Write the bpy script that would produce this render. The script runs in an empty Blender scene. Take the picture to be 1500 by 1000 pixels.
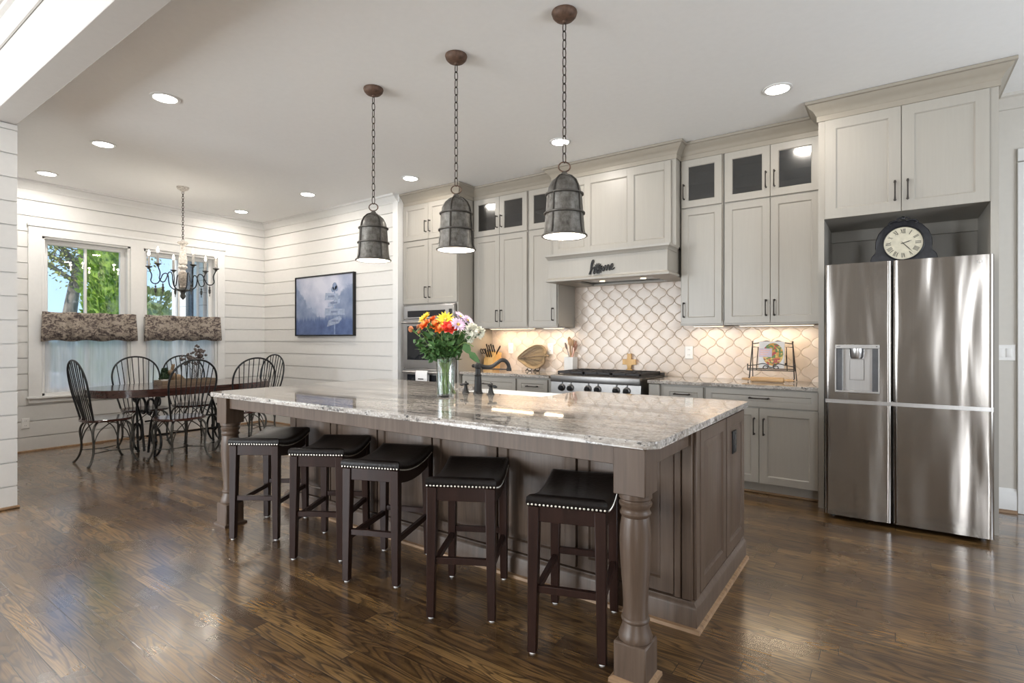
import bpy, bmesh, math, random
from mathutils import Vector, Matrix, Euler
random.seed(7)
PI = math.pi
S = bpy.context.scene
COL = S.collection

# ------------------------------------------------------------------ camera, sky, sun, exposure
cam_d = bpy.data.cameras.new('camera')
cam = bpy.data.objects.new('camera', cam_d); COL.objects.link(cam)
cam.location = (0, 0, 1.27)
cam.rotation_euler = (PI/2, 0, math.radians(35.142))
cam_d.sensor_width = 36.0
cam_d.lens = 786.8/1500*36
cam_d.shift_y = -3.45/1500
cam_d.clip_start = 0.05; cam_d.clip_end = 300
S.camera = cam
S.view_settings.view_transform = 'Standard'
S.view_settings.look = 'None'
S.view_settings.exposure = 0.68
S.view_settings.gamma = 1.0
S.view_settings.use_curve_mapping = False
S.cycles.use_denoising = True
S.cycles.max_bounces = 9
S.cycles.diffuse_bounces = 5
S.cycles.glossy_bounces = 4
S.cycles.transmission_bounces = 8
S.cycles.transparent_max_bounces = 16
S.cycles.sample_clamp_indirect = 6.0
S.cycles.caustics_reflective = False
S.cycles.caustics_refractive = False

W = bpy.data.worlds.new('world'); S.world = W; W.use_nodes = True
wn = W.node_tree.nodes; wl = W.node_tree.links
bg = wn['Background']
tc = wn.new('ShaderNodeTexCoord'); sp = wn.new('ShaderNodeSeparateXYZ'); rp = wn.new('ShaderNodeValToRGB')
wl.new(tc.outputs['Generated'], sp.inputs[0]); wl.new(sp.outputs['Z'], rp.inputs[0]); wl.new(rp.outputs[0], bg.inputs[0])
rp.color_ramp.elements[0].color = (0.42, 0.62, 0.86, 1); rp.color_ramp.elements[1].position = 0.5
rp.color_ramp.elements[1].color = (0.20, 0.40, 0.80, 1)
bg.inputs[1].default_value = 1.15

def lamp(name, kind, loc, energy, color=(1, 1, 1), rot=(0, 0, 0), **kw):
    d = bpy.data.lights.new(name, kind); d.energy = energy; d.color = color
    for k, v in kw.items(): setattr(d, k, v)
    o = bpy.data.objects.new(name, d); COL.objects.link(o); o.location = loc; o.rotation_euler = rot
    return o
sun = lamp('sun', 'SUN', (0, 0, 20), 3.1, (1, 0.95, 0.87), Vector((-.17, .70, -.70)).to_track_quat('-Z', 'Y').to_euler(), angle=0.02)
DAY = (0.93, 0.97, 1.0); WARM = (1.0, 0.92, 0.82); AMBER = (1.0, 0.72, 0.42)
# fill lamps put at three unseen living-room windows behind the camera
for i, (x, w) in enumerate(((-6.2, 2.1), (-3.9, 1.7), (2.45, .8))):
    lamp('window_daylight', 'AREA', (x, -4.42, 1.55), 85*w, DAY, (PI/2, 0, 0), shape='RECTANGLE', size=w-.1, size_y=2.1)
lamp('window_daylight', 'AREA', (-7.85, -1.9, 1.5), 48, DAY, (PI/2, 0, -PI/2), shape='RECTANGLE', size=3.0, size_y=2.1)  # fill lamp at an unseen living-room window on the left
lamp('window_daylight', 'AREA', (2.93, 2.9, 1.45), 48, DAY, (PI/2, 0, PI/2), shape='RECTANGLE', size=2.2, size_y=1.9)  # fill lamp at a window added on the unseen right side, brightens the ceiling
CANS = [(-4.372, 1.767), (-5.866, 1.86), (-7.4, 1.841), (-7.395, 3.95), (-5.847, 3.95), (-4.337, 4.21), (-2.432, 4.21), (-0.655, 4.21)]
LIVING_CANS = [(-4.4, -1.0), (-2.2, -1.0), (0.0, -1.0), (2.0, -1.0), (-4.4, -3.0), (-1.0, -3.0), (1.6, 2.2)]

# ------------------------------------------------------------------ node materials
class NT:
    def __init__(s, name):
        s.m = bpy.data.materials.new(name); s.m.use_nodes = True
        s.t = s.m.node_tree; s.p = s.t.nodes['Principled BSDF']; s.out = s.t.nodes['Material Output']
    def new(s, kind, **kw):
        n = s.t.nodes.new(kind)
        for k, v in kw.items(): setattr(n, k, v)
        return n
    def set(s, sock, v):
        if hasattr(v, 'is_output') or isinstance(v, bpy.types.NodeSocket): s.t.links.new(v, sock)
        elif isinstance(v, (tuple, list)) and sock.type == 'RGBA' and len(v) == 3: sock.default_value = (*v, 1)
        else: sock.default_value = v
    def P(s, **kw):
        for k, v in kw.items(): s.set(s.p.inputs[k.replace('_', ' ').title().replace('Ior', 'IOR')], v)
        return s
    def math(s, op, a, b=0.0, c=None):
        n = s.new('ShaderNodeMath', operation=op); s.set(n.inputs[0], a); s.set(n.inputs[1], b)
        if c is not None: s.set(n.inputs[2], c)
        return n.outputs[0]
    def coord(s, which='Object'): return s.new('ShaderNodeTexCoord').outputs[which]
    def sep(s, v):
        n = s.new('ShaderNodeSeparateXYZ'); s.set(n.inputs[0], v); return n.outputs
    def comb(s, x, y, z=0.0):
        n = s.new('ShaderNodeCombineXYZ'); s.set(n.inputs[0], x); s.set(n.inputs[1], y); s.set(n.inputs[2], z); return n.outputs[0]
    def mapv(s, v, scale=(1, 1, 1), loc=(0, 0, 0), rot=(0, 0, 0)):
        n = s.new('ShaderNodeMapping'); s.set(n.inputs[0], v); n.inputs[1].default_value = loc; n.inputs[2].default_value = rot; n.inputs[3].default_value = scale
        return n.outputs[0]
    def noise(s, v, scale=5, detail=2, rough=0.5, dist=0.0):
        n = s.new('ShaderNodeTexNoise'); s.set(n.inputs['Vector'], v); n.inputs['Scale'].default_value = scale
        n.inputs['Detail'].default_value = detail; n.inputs['Roughness'].default_value = rough; n.inputs['Distortion'].default_value = dist
        return n.outputs['Fac']
    def voro(s, v, scale=5, feature='F1'):
        n = s.new('ShaderNodeTexVoronoi', feature=feature); s.set(n.inputs['Vector'], v); n.inputs['Scale'].default_value = scale
        return n.outputs
    def white(s, v):
        n = s.new('ShaderNodeTexWhiteNoise', noise_dimensions='3D'); s.set(n.inputs['Vector'], v); return n.outputs['Value']
    def ramp(s, f, stops, interp='LINEAR'):
        n = s.new('ShaderNodeValToRGB'); s.set(n.inputs[0], f); e = n.color_ramp.elements; n.color_ramp.interpolation = interp
        while len(e) < len(stops): e.new(0.5)
        for i, (p, c) in enumerate(stops):
            e[i].position = p; e[i].color = (*c, 1) if isinstance(c, (tuple, list)) else (c, c, c, 1)
        return n.outputs[0]
    def mix(s, f, a, b, blend='MIX'):
        n = s.new('ShaderNodeMix', data_type='RGBA', blend_type=blend); s.set(n.inputs[0], f); s.set(n.inputs[6], a); s.set(n.inputs[7], b)
        return n.outputs[2]
    def bump(s, h, strength=0.2, dist=0.01):
        n = s.new('ShaderNodeBump'); s.set(n.inputs['Height'], h); n.inputs['Strength'].default_value = strength; n.inputs['Distance'].default_value = dist
        s.t.links.new(n.outputs[0], s.p.inputs['Normal']); return n.outputs[0]

def plain(name, c, rough=0.5, metal=0.0, vary=0.06, scale=(6, 6, 6), bump=0.0, coat=0.0, nscale=4, emit=None):
    n = NT(name); v = n.mapv(n.coord(), scale); f = n.noise(v, nscale, 3)
    lo = tuple(x*(1-vary) for x in c); hi = tuple(min(1, x*(1+vary)) for x in c)
    n.P(base_color=n.ramp(f, [(0.3, lo), (0.7, hi)]), roughness=rough, metallic=metal)
    if coat: n.p.inputs['Coat Weight'].default_value = coat; n.p.inputs['Coat Roughness'].default_value = 0.12
    if bump: n.bump(f, bump, 0.005)
    if emit:
        n.p.inputs['Emission Color'].default_value = (*emit[0], 1); n.p.inputs['Emission Strength'].default_value = emit[1]
    return n.m

def m_floor():
    n = NT('oak_floor'); x, y, z = n.sep(n.coord())
    w, L = 0.084, 1.05
    ry = n.math('DIVIDE', y, w); row = n.math('FLOOR', ry)
    offs = n.math('MULTIPLY', n.white(n.comb(row, 3.3, 0)), 7.0)
    rx = n.math('DIVIDE', n.math('ADD', x, offs), L); bx = n.math('FLOOR', rx)
    idv = n.white(n.comb(row, bx, 1.7)); id2 = n.white(n.comb(bx, row, 9.1))
    gv = n.comb(n.math('MULTIPLY', x, 1.0), n.math('MULTIPLY', y, 8.0), n.math('MULTIPLY', idv, 60))
    g = n.noise(gv, 1.25, 2.2, 0.5, 0.5)
    rings = n.math('FRACT', n.math('MULTIPLY', g, 14.0))
    lines = n.ramp(rings, [(0.0, 0.0), (0.12, 0.15), (0.42, 1.0), (0.86, 1.0), (1.0, 0.0)])
    fine = n.noise(n.comb(n.math('MULTIPLY', x, 5.0), n.math('MULTIPLY', y, 170.0), idv), 1.0, 2)
    base = n.ramp(idv, [(0.0, (0.110, 0.056, 0.0205)), (0.35, (0.185, 0.098, 0.034)), (0.7, (0.245, 0.134, 0.046)), (1.0, (0.34, 0.195, 0.070))])
    blot = n.noise(n.comb(x, n.math('MULTIPLY', y, 2.5), 4.0), 2.2, 3)
    base = n.mix(n.ramp(blot, [(0.35, 0.55), (0.65, 0.0)]), base, (0.045, 0.024, 0.012))
    c = n.mix(n.ramp(lines, [(0, 0.75), (1, 0.0)]), base, (0.014, 0.007, 0.004))
    c = n.mix(n.ramp(fine, [(0.35, 0.5), (0.6, 0.0)]), c, (0.022, 0.011, 0.006))
    fy = n.math('FRACT', ry); ey = n.math('MULTIPLY', n.math('MINIMUM', fy, n.math('SUBTRACT', 1.0, fy)), w)
    fx = n.math('FRACT', rx); ex = n.math('MULTIPLY', n.math('MINIMUM', fx, n.math('SUBTRACT', 1.0, fx)), L)
    e = n.math('MINIMUM', ey, ex)
    gap = n.ramp(n.math('MULTIPLY', e, 100), [(0.08, 0.0), (0.20, 1.0)])
    c = n.mix(gap, (0.008, 0.005, 0.003), c)
    rgh = n.ramp(n.noise(n.comb(x, y, 0.0), 3.0, 3), [(0.3, 0.24), (0.7, 0.34)])
    n.P(base_color=c, roughness=rgh)
    n.p.inputs['Coat Weight'].default_value = 1.0; n.p.inputs['Coat IOR'].default_value = 1.72
    n.set(n.p.inputs['Coat Roughness'], n.ramp(n.noise(n.comb(x, y, 2.0), 2.0, 3), [(0.3, 0.12), (0.7, 0.21)]))
    tilt = n.math('ADD', n.math('MULTIPLY', n.math('SUBTRACT', id2, 0.5), n.math('MULTIPLY', fy, 0.12)), n.math('MULTIPLY', lines, 0.05))
    h = n.math('ADD', n.math('ADD', tilt, n.math('MULTIPLY', gap, 0.5)), n.math('MULTIPLY', n.noise(n.comb(x, n.math('MULTIPLY', y, 3.0), 0.3), 3.0, 2), 0.35))
    b = n.bump(h, 0.16, 0.008); n.t.links.new(b, n.p.inputs['Coat Normal'])
    return n.m

def m_granite():
    n = NT('granite'); v = n.coord()
    sv = n.mapv(v, (0.42, 3.0, 3.0)); big = n.noise(sv, 2.6, 6, 0.66, 1.0)
    c = n.ramp(big, [(0.34, (0.06, 0.056, 0.053)), (0.42, (0.20, 0.178, 0.16)), (0.48, (0.38, 0.345, 0.31)), (0.55, (0.47, 0.435, 0.395)), (0.62, (0.29, 0.24, 0.20)), (0.74, (0.45, 0.41, 0.37))])
    mid = n.noise(n.mapv(v, (4, 11, 11)), 3.0, 4, 0.65, 0.8)
    c = n.mix(n.ramp(mid, [(0.40, 0.55), (0.52, 0.0)]), c, (0.17, 0.155, 0.14))
    fine = n.noise(v, 85, 3, 0.6)
    c = n.mix(n.ramp(fine, [(0.52, 0.0), (0.68, 0.5)]), c, (0.75, 0.73, 0.70))
    sp = n.noise(n.mapv(v, (12, 24, 24)), 2.2, 4, 0.65)
    c = n.mix(n.ramp(sp, [(0.58, 0.0), (0.65, 0.85)]), c, (0.03, 0.03, 0.032))
    n.P(base_color=c, roughness=0.04)
    n.p.inputs['IOR'].default_value = 1.6
    return n.m

def m_wood(name, c1, c2, rough=0.4, scale=(3, 3, 30), coat=0.0, axis='z', dark=0.35):
    n = NT(name); v = n.coord()
    sc = {'z': (28, 28, 1.6), 'x': (1.6, 28, 28), 'y': (28, 1.6, 28)}[axis]
    f = n.noise(n.mapv(v, sc), 1.4, 4, 0.6, 0.4); g = n.noise(v, 2.2, 2)
    c = n.ramp(f, [(0.28, tuple(x*dark for x in c1)), (0.45, c1), (0.72, c2)])
    c = n.mix(n.ramp(g, [(0.3, 0.3), (0.7, 0.0)]), c, c1)
    n.P(base_color=c, roughness=rough)
    if coat: n.p.inputs['Coat Weight'].default_value = coat; n.p.inputs['Coat Roughness'].default_value = 0.1
    n.bump(f, 0.06, 0.003)
    if not coat: n.p.inputs['Specular IOR Level'].default_value = 0.3
    return n.m

def m_steel(name, c=(0.52, 0.5, 0.48), rough=0.2, wave=0.0):
    n = NT(name); v = n.coord()
    br = n.noise(n.mapv(v, (260, 260, 1.0)), 1.0, 2)
    n.P(base_color=n.ramp(br, [(0.3, tuple(x*0.93 for x in c)), (0.7, c)]), metallic=1.0, roughness=rough)
    if wave:
        h = n.noise(n.mapv(v, (5.5, 5.5, 0.75)), 1.0, 1.5, 0.4, 0.3)
        n.bump(h, wave, 0.03)
    return n.m

def m_glass(name, tint=(1, 1, 1), gloss=0.08, rough=0.0, op=0.0):
    n = NT(name); t = n.new('ShaderNodeBsdfTransparent'); g = n.new('ShaderNodeBsdfGlossy'); mx = n.new('ShaderNodeMixShader')
    n.set(t.inputs[0], tint); g.inputs['Roughness'].default_value = rough
    lw = n.new('ShaderNodeLayerWeight'); lw.inputs[0].default_value = 0.35
    f = n.math('MULTIPLY_ADD', lw.outputs['Fresnel'], 0.6, gloss*0.5)
    n.t.links.new(f, mx.inputs[0]); n.t.links.new(t.outputs[0], mx.inputs[1]); n.t.links.new(g.outputs[0], mx.inputs[2])
    n.t.links.new(mx.outputs[0], n.out.inputs[0]); return n.m

def m_sheer():
    n = NT('sheer_voile'); t = n.new('ShaderNodeBsdfTransparent'); d = n.new('ShaderNodeBsdfTranslucent'); e = n.new('ShaderNodeBsdfDiffuse')
    mx = n.new('ShaderNodeMixShader'); m2 = n.new('ShaderNodeMixShader')
    d.inputs[0].default_value = (0.95, 0.96, 0.98, 1); e.inputs[0].default_value = (0.9, 0.91, 0.93, 1)
    f = n.noise(n.mapv(n.coord(), (1, 60, 3)), 1.0, 2)
    m2.inputs[0].default_value = 0.5; n.t.links.new(d.outputs[0], m2.inputs[1]); n.t.links.new(e.outputs[0], m2.inputs[2])
    n.t.links.new(n.ramp(f, [(0.3, 0.80), (0.7, 0.96)]), mx.inputs[0]); n.t.links.new(t.outputs[0], mx.inputs[1]); n.t.links.new(m2.outputs[0], mx.inputs[2])
    n.t.links.new(mx.outputs[0], n.out.inputs[0]); return n.m

def m_toile():
    n = NT('toile_fabric'); v = n.coord()
    a = n.noise(n.mapv(v, (1, 1, 1.6)), 13, 5, 0.7, 0.9); b = n.noise(v, 55, 3, 0.6)
    f = n.math('ADD', n.math('MULTIPLY', a, 0.75), n.math('MULTIPLY', b, 0.3))
    c = n.ramp(f, [(0.42, (0.050, 0.038, 0.038)), (0.50, (0.15, 0.12, 0.105)), (0.55, (0.34, 0.29, 0.24)), (0.7, (0.42, 0.37, 0.31))])
    n.P(base_color=c, roughness=0.9); return n.m

def m_galv():
    n = NT('galvanized_metal'); v = n.coord()
    a = n.noise(v, 22, 5, 0.7, 0.2); b = n.noise(n.mapv(v, (3, 3, 1.2)), 9, 3, 0.6)
    f = n.math('ADD', n.math('MULTIPLY', a, 0.6), n.math('MULTIPLY', b, 0.4))
    c = n.ramp(f, [(0.36, (0.085, 0.077, 0.066)), (0.47, (0.15, 0.14, 0.125)), (0.56, (0.21, 0.20, 0.185)), (0.68, (0.32, 0.31, 0.295))])
    n.P(base_color=c, metallic=0.75, roughness=n.ramp(b, [(0.3, 0.5), (0.7, 0.34)])); n.bump(a, 0.15, 0.004); return n.m

def m_leaf(name, lo, hi, rough=0.5):
    n = NT(name); v = n.coord(); f = n.noise(v, 7, 3, 0.7)
    n.P(base_color=n.ramp(f, [(0.3, lo), (0.7, hi)]), roughness=rough)
    n.p.inputs['Subsurface Weight'].default_value = 0.0
    return n.m

def m_tile():
    n = NT('arabesque_tile'); v = n.coord()
    f = n.noise(v, 5, 2); g = n.noise(v, 30, 2)
    n.P(base_color=n.ramp(f, [(0.3, (0.60, 0.50, 0.42)), (0.7, (0.68, 0.585, 0.50))]), roughness=0.3); n.bump(g, 0.04, 0.003); return n.m

def m_picture():
    # a misty valley: pale sky, blue-grey mountain flanks, dark forest below (local x -0.65..0.65, z -0.42..0.42)
    n = NT('misty_print'); x, y, z = n.sep(n.coord())
    nz = n.noise(n.comb(n.math('MULTIPLY', x, 2.2), 0.0, n.math('MULTIPLY', z, 2.0)), 2.0, 6, 0.65)
    sky = n.ramp(n.noise(n.comb(x, 0.5, z), 3.0, 4), [(0.35, (0.30, 0.34, 0.47)), (0.65, (0.56, 0.57, 0.66))])
    ax = n.math('ABSOLUTE', n.math('ADD', x, 0.05))
    hgt = n.math('ADD', n.math('MULTIPLY', ax, 0.85), n.math('MULTIPLY', n.math('SUBTRACT', nz, 0.5), 0.55))
    mtn = n.math('SUBTRACT', n.math('SUBTRACT', hgt, 0.22), z)
    c = n.mix(n.ramp(mtn, [(0.0, 0.0), (0.05, 1.0)]), sky, n.ramp(n.noise(n.comb(x, 2.0, z), 6.0, 5), [(0.3, (0.13, 0.175, 0.29)), (0.7, (0.25, 0.30, 0.43))]))
    tr = n.math('SUBTRACT', n.math('MULTIPLY', n.noise(n.comb(n.math('MULTIPLY', x, 18.0), 0.0, 0.0), 1.5, 4), 0.22), n.math('ADD', z, 0.26))
    c = n.mix(n.ramp(tr, [(0.0, 0.0), (0.06, 1.0)]), c, n.ramp(n.noise(n.comb(x, 3.0, z), 9.0, 4), [(0.3, (0.060, 0.092, 0.21)), (0.7, (0.11, 0.16, 0.31))]))
    n.P(base_color=c, roughness=0.35); return n.m

def m_cover():
    n = NT('cookbook_cover_photo'); v = n.coord()
    col = n.new('ShaderNodeTexVoronoi'); n.set(col.inputs['Vector'], v); col.inputs['Scale'].default_value = 70
    s = n.sep(col.outputs['Color'])
    c = n.ramp(s[0], [(0.0, (0.45, 0.06, 0.05)), (0.25, (0.62, 0.30, 0.05)), (0.5, (0.70, 0.50, 0.15)), (0.7, (0.12, 0.22, 0.06)), (1.0, (0.55, 0.09, 0.08))], 'CONSTANT')
    n.P(base_color=c, roughness=0.3); return n.m

def m_siding(name, c):
    n = NT(name); x, y, z = n.sep(n.coord())
    f = n.math('FRACT', n.math('DIVIDE', z, 0.18))
    n.P(base_color=n.ramp(f, [(0.0, tuple(k*0.25 for k in c)), (0.06, c), (1.0, c)]), roughness=0.6); return n.m

M = dict(
    floor=m_floor(), granite=m_granite(), white=plain('white_wall_paint', (0.70, 0.69, 0.668), 0.5, vary=0.015),
    trimw=plain('white_trim_paint', (0.74, 0.735, 0.72), 0.35, vary=0.015),
    ceil=plain('ceiling_paint', (0.88, 0.88, 0.875), 0.8, vary=0.01),
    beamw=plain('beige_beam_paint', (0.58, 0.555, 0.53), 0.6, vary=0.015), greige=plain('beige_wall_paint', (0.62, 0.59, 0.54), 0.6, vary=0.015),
    cab=plain('greige_cabinet_paint', (0.36, 0.335, 0.295), 0.36, vary=0.018, scale=(18, 18, 0.9)),
    cabcrown=plain('tan_glazed_crown_paint', (0.315, 0.28, 0.23), 0.38, vary=0.018), cabin=plain('cabinet_interior', (0.20, 0.19, 0.175), 0.6),  # crown: cabinet paint with shade and warm grazing light put into its colour
    isl=m_wood('taupe_stained_wood', (0.090, 0.060, 0.042), (0.122, 0.086, 0.062), 0.36, coat=0.0, dark=0.75),
    shoe=m_wood('oak_shoe_molding', (0.26, 0.16, 0.09), (0.36, 0.24, 0.14), 0.4, axis='x', dark=0.6),
    steel=m_steel('stainless_steel', (0.30, 0.277, 0.255), 0.19, 0.55), steel3=m_steel('range_stainless', (0.20, 0.194, 0.188), 0.36), steel2=m_steel('brushed_stainless', (0.56, 0.55, 0.545), 0.28),
    black=plain('matte_black_metal', (0.014, 0.013, 0.013), 0.42, 0.3), blackp=plain('black_plastic', (0.012, 0.012, 0.013), 0.3),
    bronze=plain('dark_bronze_metal', (0.035, 0.029, 0.025), 0.4, 0.6), iron=plain('cast_iron', (0.028, 0.026, 0.027), 0.6, 0.2, bump=0.1),
    dglass=plain('black_appliance_glass', (0.012, 0.013, 0.016), 0.05, vary=0.02),
    galv=m_galv(), rust=plain('rusty_brown_metal', (0.115, 0.066, 0.044), 0.6, 0.3, 0.35, nscale=6),
    chain=plain('oxidized_chain', (0.06, 0.045, 0.036), 0.5, 0.7, 0.3),
    shadein=plain('white_enamel', (0.85, 0.83, 0.8), 0.4),
    bulb=plain('bulb_glow', (1, 1, 1), 0.3, emit=((1, 0.9, 0.76), 8)), lens=plain('lamp_lens', (1, 1, 1), 0.4, emit=((1, 0.96, 0.9), 14)),
    glow=plain('warm_strip_glow', (1, 1, 1), 0.4, emit=((1, 0.78, 0.5), 1.6)),
    sw=m_wood('espresso_stained_wood', (0.022, 0.0095, 0.0068), (0.034, 0.015, 0.0105), 0.36, coat=0.0, dark=0.6),
    leather=plain('black_leather', (0.0085, 0.0062, 0.0054), 0.34, 0.0, 0.3, bump=0.25, nscale=9), nail=plain('antique_nickel_nails', (0.62, 0.58, 0.5), 0.28, 0.9),
    twood=m_wood('cherry_brown_wood', (0.052, 0.018, 0.013), (0.088, 0.033, 0.023), 0.16, coat=0.6, axis='y', dark=0.6),
    wiron=plain('wrought_iron', (0.022, 0.023, 0.025), 0.38, 0.5, 0.2), wiron2=plain('weathered_iron', (0.085, 0.083, 0.075), 0.45, 0.5, 0.35),
    white_ceramic=plain('white_ceramic', (0.83, 0.825, 0.81), 0.12, vary=0.01), plate=plain('white_plastic', (0.8, 0.79, 0.77), 0.35, vary=0.01),
    glass=m_glass('clear_glass'), vglass=m_glass('vase_glass', (0.97, 0.99, 0.98), 0.04), cglass=m_glass('smoky_cabinet_glass', (0.36, 0.36, 0.36), 0.22, 0.12),
    water=m_glass('vase_water', (0.95, 0.98, 0.95), 0.0), sheer=m_sheer(), toile=m_toile(), tile=m_tile(),
    grout=plain('tile_grout', (0.70, 0.60, 0.505), 0.8), distress=plain('distressed_white_wood', (0.62, 0.58, 0.53), 0.6, 0, 0.35, nscale=8, bump=0.2),
    distress2=plain('worn_grey_wood', (0.30, 0.26, 0.22), 0.6, 0, 0.45, nscale=8, bump=0.2), candle=plain('cream_candle_sleeve', (0.30, 0.29, 0.28), 0.5),
    lwood=m_wood('light_wood', (0.52, 0.33, 0.17), (0.66, 0.46, 0.26), 0.45, axis='x', dark=0.75), bwood=m_wood('blond_block_wood', (0.60, 0.36, 0.13), (0.72, 0.46, 0.19), 0.4, dark=0.8),
    dishw=m_wood('carved_tan_wood', (0.24, 0.175, 0.10), (0.33, 0.25, 0.155), 0.45, axis='x', dark=0.5), traywood=m_wood('grey_brown_tray_wood', (0.17, 0.12, 0.08), (0.26, 0.20, 0.14), 0.5, axis='y'),
    rope=plain('woven_tan_fibre', (0.30, 0.22, 0.13), 0.9, 0, 0.5, nscale=20), pic=m_picture(), sign=plain('painted_sign_board', (0.30, 0.35, 0.47), 0.4, 0, 0.2), sign2=plain('painted_sign_post', (0.20, 0.26, 0.40), 0.4, 0, 0.2),
    sign3=plain('painted_sign_writing', (0.10, 0.13, 0.24), 0.4), paper=plain('white_paper', (0.78, 0.76, 0.74), 0.5, vary=0.02), cover=m_cover(), greyc=plain('grey_cover', (0.40, 0.39, 0.42), 0.4, 0, 0.2),
    lilabel=plain('lilac_label', (0.60, 0.50, 0.58), 0.45, vary=0.03), ink=plain('dark_ink', (0.03, 0.028, 0.026), 0.6), dial=plain('aged_cream_dial', (0.66, 0.60, 0.46), 0.5, 0, 0.12),
    clockw=plain('worn_black_paint', (0.014, 0.014, 0.018), 0.42, 0, 0.5, nscale=7), linen=plain('white_towel', (0.80, 0.79, 0.78), 0.9, vary=0.03, bump=0.2),
    stem=m_leaf('flower_stem', (0.10, 0.17, 0.04), (0.22, 0.32, 0.09)), leaf=m_leaf('bouquet_leaf', (0.030, 0.085, 0.022), (0.085, 0.19, 0.05)),
    yel=m_leaf('yellow_petals', (0.80, 0.52, 0.02), (0.90, 0.66, 0.04)), org=m_leaf('orange_petals', (0.80, 0.17, 0.025), (0.86, 0.28, 0.06)), red=m_leaf('red_petals', (0.66, 0.035, 0.02), (0.80, 0.075, 0.04)),
    lil=m_leaf('lilac_petals', (0.62, 0.42, 0.62), (0.82, 0.70, 0.82)), wht=m_leaf('white_petals', (0.78, 0.77, 0.66), (0.88, 0.87, 0.80)), bud=m_leaf('rust_bud', (0.36, 0.10, 0.04), (0.5, 0.18, 0.07)), core=m_leaf('flower_core', (0.40, 0.26, 0.03), (0.6, 0.42, 0.08)),
    hedge=m_leaf('arborvitae_foliage', (0.055, 0.14, 0.015), (0.34, 0.48, 0.055)), tleaf=m_leaf('spring_foliage', (0.20, 0.22, 0.05), (0.40, 0.38, 0.11)), bush=m_leaf('far_foliage', (0.10, 0.17, 0.045), (0.30, 0.34, 0.12)),
    bark=plain('grey_bark', (0.20, 0.17, 0.145), 0.9, 0, 0.4, (3, 3, 0.8), 0.4), lawn=plain('lawn_grass', (0.24, 0.33, 0.10), 0.9, 0, 0.3), side=m_siding('white_siding', (0.78, 0.78, 0.79)),
    shut=plain('charcoal_shutter_paint', (0.045, 0.05, 0.06), 0.5), dry=plain('dried_seed_heads', (0.13, 0.105, 0.095), 0.9, 0, 0.5), brown=plain('brown_carved_figure', (0.20, 0.13, 0.07), 0.6, 0, 0.3), patio=plain('pale_grey_cover', (0.55, 0.55, 0.60), 0.8),
    dgreen=m_leaf('dark_boxwood', (0.012, 0.03, 0.010), (0.035, 0.07, 0.022)), uten1=m_wood('utensil_wood', (0.36, 0.22, 0.12), (0.5, 0.33, 0.19), 0.5, axis='z', dark=0.8), uten2=plain('grey_silicone', (0.28, 0.25, 0.24), 0.5), uten3=plain('rose_gold_metal', (0.60, 0.36, 0.28), 0.3, 0.8),
    seam=plain('dark_galvanized_seam', (0.095, 0.086, 0.075), 0.45, 0.6, 0.3), seed=plain('smoke_grey_metal', (0.10, 0.10, 0.105), 0.35, 0.8),
)

M['leather'].node_tree.nodes['Principled BSDF'].inputs['Specular IOR Level'].default_value = 0.22
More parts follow.
